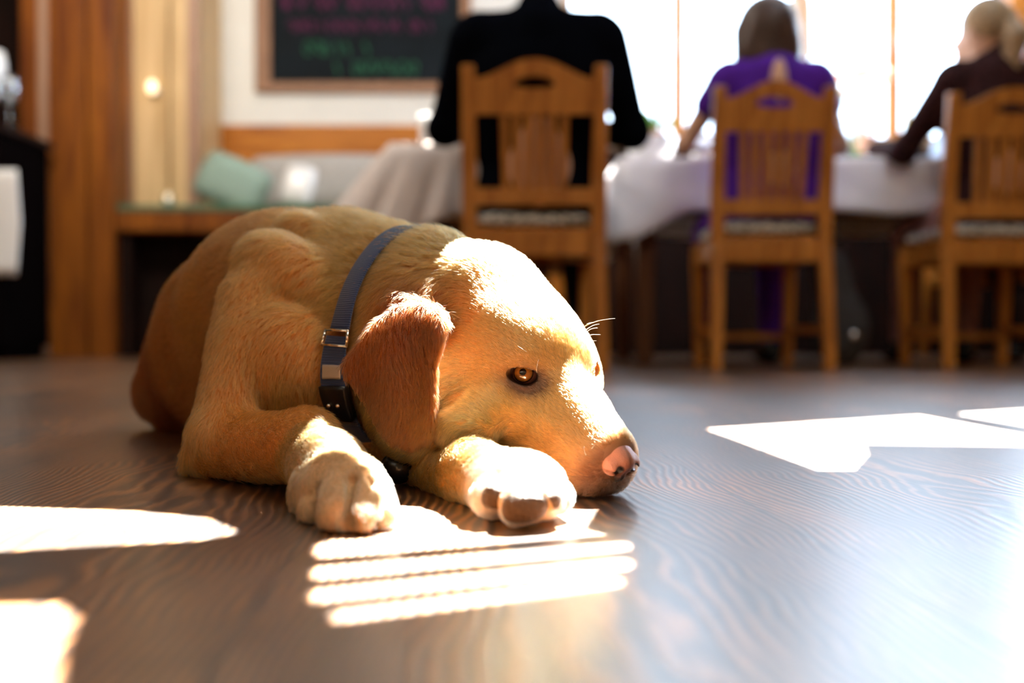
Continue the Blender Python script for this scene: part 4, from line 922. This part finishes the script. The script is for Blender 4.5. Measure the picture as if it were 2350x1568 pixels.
def strap(name, a0, a1, lift, th=.0022, hw=.0130, n=120, mat='webbing'):
    bm = bmesh.new(); uv = bm.loops.layers.uv.new('UVMap'); rows = []
    os_ = [-hw, -hw*.93, 0, hw*.93, hw]
    for k in range(n+1):
        a = a0+(a1-a0)*k/n; outr = [ring_pt(a, o_, lift+th*(1 if 0 < j < 4 else .8)) for j, o_ in enumerate(os_)]; inr = [ring_pt(a, o_, lift) for o_ in os_[::-1]]
        rows.append([bm.verts.new(rel(q)) for q in outr+inr])
    m_ = len(rows[0])
    for k in range(n):
        for j in range(m_):
            f = bm.faces.new((rows[k][j], rows[k][(j+1) % m_], rows[k+1][(j+1) % m_], rows[k+1][j]))
            for l, (kk, jj) in zip(f.loops, ((k, j), (k, j+1), (k+1, j+1), (k+1, j))): l[uv].uv = (kk/n*(abs(a1-a0)/6.28), jj/m_)
    if abs(abs(a1-a0)-2*math.pi) > .01:
        bm.faces.new(rows[0][::-1]); bm.faces.new(rows[-1])
    bmesh.ops.recalc_face_normals(bm, faces=bm.faces)
    me = bpy.data.meshes.new(name); bm.to_mesh(me); bm.free(); me.materials.append(M[mat]); me.polygons.foreach_set('use_smooth', [True]*len(me.polygons)); o = bpy.data.objects.new(name, me); C.objects.link(o); o.parent = collar; return o
ZB = .08        # angle of the buckle ring on the near side
strap('strap', ZB+.02, ZB+2*math.pi-.72, .0058)
strap('strap_end', ZB-.50, ZB-.02, .0080)
def ringframe(name, a0, a1, hw, rad, lift, mat):
    pts = [ring_pt(a0, -hw, lift), ring_pt(a0, hw, lift), ring_pt(a1, hw, lift), ring_pt(a1, -hw, lift)]; b = MB()
    for i in range(4): b.tube([rel(pts[i]), rel(pts[(i+1) % 4])], rad, 10); b.ell(rel(pts[i]), (rad, rad, rad), 10)
    return b.build(name, mat, collar, True)
ringframe('ring', ZB+.03, ZB-.10, .0155, .0013, .0100, M['chrome'])
M['labelgrey'] = flat('grey_metal_label', (.55, .52, .50), .35, .6)
strap('label_plate', ZB-.37, ZB-.26, .0110, .0012, .0095, 6, 'labelgrey')
M['buckle'] = flat('black_plastic', (.008, .008, .010), .3)
strap('buckle', ZB-.72, ZB-.43, .005, .0085, .0135, 10, 'buckle')
for o_ in (-.006, .004):
    q = ring_pt(ZB-.58, o_, .0138); MB().ell(rel(q), (.0022, .0022, .0022), 10).build('rivet', M['chrome'], collar, True)
tg = P(912, 1068, .835); g_ = MB().ell(rel(np.array([tg[0], tg[1], .0150])), (.0150, .0125, .0135), 24).build('tag', M['shoe'], collar, True); g_['label'] = 'glossy black bell'
# ---- whiskers
def whisk(name, specs):
    for p0, p1, p2, r in specs:
        b = MB(); p0, p1, p2 = map(np.array, (p0, p1, p2)); pts = [(1-t)**2*p0+2*t*(1-t)*p1+t*t*p2 for t in np.linspace(0, 1, 8)]; b.tube([rel(p) for p in pts], [r*(1-.8*t) for t in np.linspace(0, 1, 8)], 5)
        b.build(name, M['whisker'], dog, True)
M['whisker'] = flat('whisker', (.85, .84, .78), .4)
d0 = .845
whisk('whisker', [(P(1338, 752, d0), P(1360, 735, d0), P(1411, 731, d0-.01), .00030), (P(1340, 762, d0), P(1358, 745, d0), P(1375, 744, d0), .00028), (P(1342, 770, d0), P(1350, 752, d0), P(1372, 753, d0), .00028),
                   (P(1344, 775, d0), P(1356, 765, d0), P(1378, 769, d0), .00028), (P(1344, 790, d0), P(1356, 782, d0), P(1368, 782, d0), .00025), (P(1346, 745, d0), P(1352, 740, d0), P(1362, 741, d0), .00022),
                   (P(1232, 855, .795), P(1230, 845, .788), P(1236, 826, .785), .00022), (P(1215, 812, .80), P(1205, 805, .795), P(1188, 794, .79), .00022),
                   (P(1345, 1045, .748), P(1341, 1038, .742), P(1340, 1026, .742), .00018), (P(1358, 1030, .75), P(1362, 1026, .745), P(1365, 1020, .745), .00018)])
# ---- fur
def fur():
    me = body.data; nv = len(V_); no = np.empty(nv*3); me.vertices.foreach_get('normal', no) if hasattr(me.vertices[0], 'normal') else None; no = no.reshape(-1, 3)
    A = V_[Q_]; fn = np.cross(A[:, 2]-A[:, 0], A[:, 3]-A[:, 1]); ar = .5*np.linalg.norm(fn, axis=1)+1e-12; cen = A.mean(1)
    # density per square metre by place
    hd = np.linalg.norm(cen-H(-1, 0, -2), axis=1); dens = np.full(len(cen), .62e6)
    f = (cen-HO)@HF/HS
    dens[(cen[:, 0] > -.165) & (cen[:, 1] < .93)] = 1.0e6; dens[f > -5] = 3.0e6
    dens[cen[:, 1] > 1.12] = .38e6
    fnn = fn/np.linalg.norm(fn, axis=1)[:, None]; view = cen-np.array([0, 0, .13]); facing = -(fnn*view).sum(1)/np.linalg.norm(view, axis=1)
    dens[facing < -.35] *= .15; dens[cen[:, 2] < .004] = 0
    # bare places: nose, collar band, pads, eye opening
    nd = (cen-HO); fx_, fy_, fz_ = nd@HF/HS, nd@HL/HS, nd@HU/HS
    N = RNG.poisson(ar*dens*FURQ); idx = np.repeat(np.arange(len(cen)), N); n = len(idx)
    u, v = RNG.random(n), RNG.random(n); q = A[idx]; p0 = (q[:, 0]*((1-u)*(1-v))[:, None]+q[:, 1]*(u*(1-v))[:, None]+q[:, 2]*(u*v)[:, None]+q[:, 3]*((1-u)*v)[:, None])
    qn = no[Q_[idx]]; nn = (qn[:, 0]*((1-u)*(1-v))[:, None]+qn[:, 1]*(u*(1-v))[:, None]+qn[:, 2]*(u*v)[:, None]+qn[:, 3]*((1-u)*v)[:, None]); nn /= np.linalg.norm(nn, axis=1)[:, None]
    keep = np.ones(n, bool)
    c_ = p0-CC; keep &= ~((np.abs(c_@CN) < .0138) & (np.linalg.norm(c_, axis=1) < .112))
    for (Ec, a) in EYES:
        e_ = p0-Ec; keep &= ~(np.linalg.norm(e_, axis=1) < .0142)
    l0 = (p0-HO); keep &= ~(((l0@HF)/HS > 10.9) & (np.abs(l0@HL)/HS < 1.4) & ((l0@HU)/HS > -3.6))
    for (x, y, d) in ((1205, 1166, .6440), (1262, 1150, .6505), (1136, 1142, .659)):
        e_ = (p0-P(x, y, d))/np.array([.015 if x == 1205 else .008, .012, .010 if x == 1205 else .0075]); keep &= ~((e_**2).sum(1) < 1)
    p0 = p0[keep]; nn = nn[keep]; n = len(p0)
    col, fl, ln = blend(p0, ADD); col = paint(p0, col)
    # low-frequency swirls in the coat
    def nz(P3, s, seed):
        r = np.random.default_rng(seed); o = np.zeros(len(P3))
        for _ in range(5):
            k_ = r.normal(size=3)*s; o += np.sin(P3@k_+r.random()*6.28)
        return o/2.2
    fl = fl/(np.linalg.norm(fl, axis=1)[:, None]+1e-9)
    jit = np.stack([nz(p0, 60, 1), nz(p0, 60, 2), nz(p0, 60, 3)], 1)*.22+np.stack([nz(p0, 420, 4), nz(p0, 420, 5), nz(p0, 420, 6)], 1)*.16+RNG.normal(size=(n, 3))*.13
    t = fl+jit; t -= nn*(t*nn).sum(1)[:, None]; tl = np.linalg.norm(t, axis=1)[:, None]; t = t/(tl+1e-6)
    for E_ in EYES: ln = ln*np.clip((np.linalg.norm(p0-E_[0], axis=1)-.012)/.016, .35, 1)
    ln = np.clip(ln, .002, None)*RNG.uniform(.7, 1.15, n)
    lift = RNG.uniform(.16, .42, n)+np.clip((ln-.012)/.012, 0, 1)*.12
    d1 = t*np.cos(lift*1.5)[:, None]+nn*np.sin(lift*1.5)[:, None]; d2 = t*np.cos(lift)[:, None]+nn*np.sin(lift)[:, None]; d3 = t*np.cos(lift*.35)[:, None]+nn*np.sin(lift*.35)[:, None]
    a = p0-nn*.0006; b = a+d1*(ln*.3)[:, None]; c = b+d2*(ln*.35)[:, None]; d = c+d3*(ln*.35)[:, None]
    pts = np.stack([a, b, c, d], 1); pts[:, :, 2] = np.maximum(pts[:, :, 2], .0006)
    R_ = np.where(ln < .008, .000095, np.where(ln < .013, .00018, .00023)); Rr = R_[:, None]*np.array([1, .95, .7, .22])[None, :]
    tone = np.clip(1+.13*nz(p0, 900, 9)+RNG.normal(size=n)*.15+.05*nz(p0, 45, 8), .55, 1.5)
    col = col*np.array([1.07, .90, .84])
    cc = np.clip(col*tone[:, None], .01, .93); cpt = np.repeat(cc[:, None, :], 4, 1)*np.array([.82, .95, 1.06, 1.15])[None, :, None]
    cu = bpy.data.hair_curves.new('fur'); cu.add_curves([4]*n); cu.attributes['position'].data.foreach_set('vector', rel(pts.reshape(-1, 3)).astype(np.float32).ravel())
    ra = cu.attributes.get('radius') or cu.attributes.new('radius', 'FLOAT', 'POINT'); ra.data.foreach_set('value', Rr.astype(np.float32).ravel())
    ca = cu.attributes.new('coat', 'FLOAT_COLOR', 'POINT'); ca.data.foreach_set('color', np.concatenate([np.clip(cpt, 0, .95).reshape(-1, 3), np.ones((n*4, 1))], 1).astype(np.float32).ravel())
    m = bpy.data.materials.new('fur'); m.use_nodes = True; t_ = m.node_tree; t_.nodes.remove(t_.nodes['Principled BSDF']); hb = t_.nodes.new('ShaderNodeBsdfHairPrincipled'); hb.parametrization = 'COLOR'
    at_ = t_.nodes.new('ShaderNodeAttribute'); at_.attribute_name = 'coat'; t_.links.new(at_.outputs['Color'], hb.inputs['Color']); hb.inputs['Roughness'].default_value = .38; hb.inputs['Radial Roughness'].default_value = .55; hb.inputs['Coat'].default_value = .0; hb.inputs['IOR'].default_value = 1.45
    t_.links.new(hb.outputs[0], t_.nodes['Material Output'].inputs[0]); cu.materials.append(m)
    o = bpy.data.objects.new('fur', cu); C.objects.link(o); o.parent = dog; o['kind'] = 'stuff'
    print('fur strands', n)
fur()
